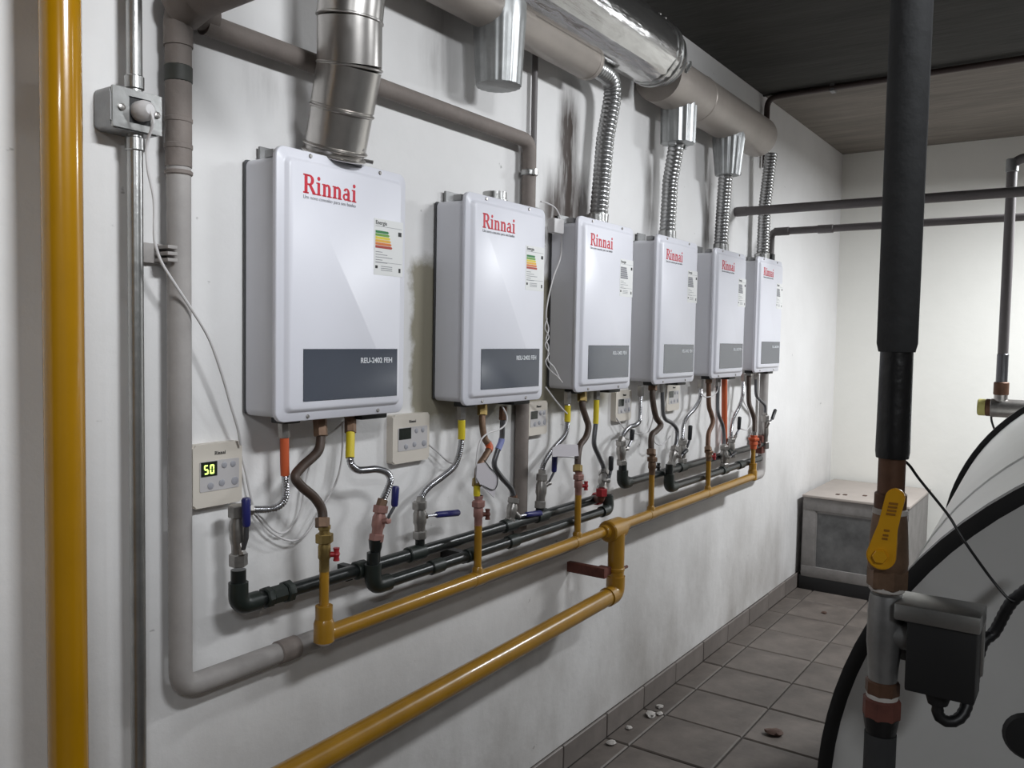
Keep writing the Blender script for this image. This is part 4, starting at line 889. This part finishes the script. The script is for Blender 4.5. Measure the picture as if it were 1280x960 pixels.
hz0, hz1 = Zq['tee_end'], Zq['tee']
LT('tee_body', PV(hz0 - .004), (0, 0, 1), [(0, .0165), (.02, .0175), ((hz1 - hz0) * .45, .0205), ((hz1 - hz0) * .8, .0205), (hz1 - hz0 - .006, .0195), (hz1 - hz0, .0185)], M_galvd, t, 24)
zc = 1.0281
cyl('tee_branch', PV(zc), PV(zc) + V(0, -.034, 0), .0165, M_galvd, t, 20)
ring('union_nut', PV(hz0 - .010), (0, 0, 1), .018, .0200, M_copper, t, 8)
ring('sealing_ring', PV(hz0 - .022), (0, 0, 1), .010, .0185, M_teflon, t)
ring('union_nut', PV(hz0 - .036), (0, 0, 1), .026, .0220, M_rust, t, 8)
# flow switch box
t = thing('flow_switch', 'black flow switch box with shiny metal cover on the tee', 'switch')
f0 = V(*(1.0800, -1.1854, 1.0586)); f1 = V(*(1.0800, -1.2648, 0.9796))
yl, yr = f0.y, f1.y; zt_, zb_ = 1.0664, 0.9705
yl = -1.1869; yr = -1.2607
BX('black_case', (1.075, yr, zb_ - .0), (1.125, yl, zt_ - .004), M_dark, t, .003)
BX('metal_cover', (1.070, yr - .003, zt_ - .012), (1.135, yl + .014, zt_ + .008), M_galv, t, .003)
BX('back_plate', (1.120, yr - .003, zb_ + .02), (1.130, yl + .014, zt_ + .0), M_galv, t, .002)
yg = (yl * .55 + yr * .45); LT('cable_gland', (1.1, yg, zb_ + .004), (0, 0, -1), [(0, .014), (.010, .014), (.020, .011)], M_dark, t, 12)
ch = spline([(1.1, yg, zb_ - .012), (1.1, yg - .002, zb_ - .030), (1.105, yg - .014, zb_ - .036), (1.115, yg - .026, zb_ - .026), (1.130, yg - .032, zb_ + .004), (1.148, yr + .002, zb_ + .05), (1.1600, -1.2703, 1.0352), (1.1600, -1.2846, 1.0715), (1.1600, -1.3001, 1.0918), (1.1600, -1.3363, 1.1344)], 8)
tag(T('switch_conduit', resample(ch, .004), lambda i: .0072 if i % 2 else .0064, M_rub, None, 10), 'black corrugated conduit looping from the switch box to the right edge', 'conduit')
tw = spline([(1.1100, -1.1684, 1.2408), (1.1200, -1.1751, 1.2325), (1.1300, -1.1858, 1.2147), (1.1400, -1.2151, 1.1765), (1.1400, -1.2271, 1.1585), (1.1400, -1.2399, 1.1390), (1.1500, -1.2641, 1.1030), (1.1500, -1.2816, 1.0830), (1.1500, -1.2899, 1.0789)], 6)
tag(T('sensor_wire', tw, .0017, M_rub, None, 8), 'thin black wire hanging from the taped pipe across the tank end', 'cable')

# ------------------------------------------------------------------ metal cabinet in the corner
t = thing('corner_cabinet', 'low grey zinc faced cabinet with beige top in the far corner', 'cabinet', (4.785, 0, 0))
y0, y1, zt, zb = -.035, -.575, .535, .075
BX('carcass', (.012, y1 + .005, zb), (.66, y0, zt - .012), M_cab, t)
BX('plinth', (.0, y1 + .02, 0), (.64, y0 + .012, zb + .005), M_cabb, t, .004)
BX('top_slab', (-.010, y1 - .006, zt - .014), (.675, y0 + .005, zt), M_cabt, t, .003)
fr = [((.001, y1, zb), (.014, y1 + .055, zt - .016)), ((.001, y0 - .065, zb), (.014, y0, zt - .016)), ((-.001, y1, zt - .085), (.0145, y0, zt - .016)), ((-.001, y1, zb), (.0145, y0, zb + .06))]
for lo, hi in fr: BX('frame_rail', lo, hi, M_cab, t, .002)
bm = bmesh.new(); box(bm, (.008, y1 + .05, zb + .05), (.013, y0 - .06, zt - .08)); build(bm, 'front_panel', M_cabp, t, False)
for lo, hi in (((.003, y1 + .055, zb + .06), (.012, y1 + .066, zt - .085)), ((.003, y0 - .076, zb + .06), (.012, y0 - .065, zt - .085)), ((.003, y1 + .06, zt - .096), (.012, y0 - .07, zt - .085))): BX('panel_bead', lo, hi, M_cab, t)
BX('side_flap', (.03, y0 - .001, zb + .0), (.62, y0 + .012, zt - .05), M_gpipe, t, .002)
for (x, y) in ((.10, -.20), (.115, -.235), (.16, -.33)):
    tag(BX('grit_flake', (4.785 + x, y, zt - .001), (4.785 + x + .03, y + .02, zt + .003), M_leaf, None, .001), {-.20: 'dark flake lying left on the cabinet top', -.235: 'dark flake lying beside another on the cabinet top', -.33: 'dark flake lying alone towards the right of the cabinet top'}[y], 'debris', 'flakes on the cabinet top')

# ------------------------------------------------------------------ litter on the floor
def lump(name, label, x, y, sx, sy, sz, m, seed, group=None):
    rr = random.Random(seed); bm = bmesh.new(); bmesh.ops.create_icosphere(bm, subdivisions=2, radius=1)
    for v in bm.verts:
        k = 1 + rr.uniform(-.22, .22); v.co = Vector((v.co.x * sx * k, v.co.y * sy * k, max(-.6, v.co.z) * sz * k))
    z0 = min(v.co.z for v in bm.verts)
    o = build(bm, name, m); o.location = (x, y, -z0 + .0005); o.rotation_euler = (0, 0, rr.uniform(0, 3))
    return tag(o, label, 'debris', group)
lump('dry_scrap', 'brown crumpled scrap lying on the floor tiles beside the tank', 2.927, -.476, .030, .022, .012, M_leaf, 3)
lump('grit_flake', 'small dark speck on a floor tile before the cabinet', 4.413, -.262, .014, .012, .006, M_leaf, 5)
for i, (x, y, s, l) in enumerate(((2.80, -.062, .024, 'largest pale plaster crumb by the skirting'), (2.885, -.060, .016, 'pale plaster crumb by the skirting, farthest from the camera'), (2.83, -.085, .014, 'small pale plaster crumb just right of the largest one'), (2.66, -.045, .014, 'pale plaster crumb by the skirting in the middle of the trail'), (2.52, -.050, .018, 'grey plaster crumb by the skirting, nearest the camera'))):
    lump('plaster_crumb', l, x, y, s, s * .8, s * .35, M_chip, 20 + i, 'plaster crumbs along the skirting')
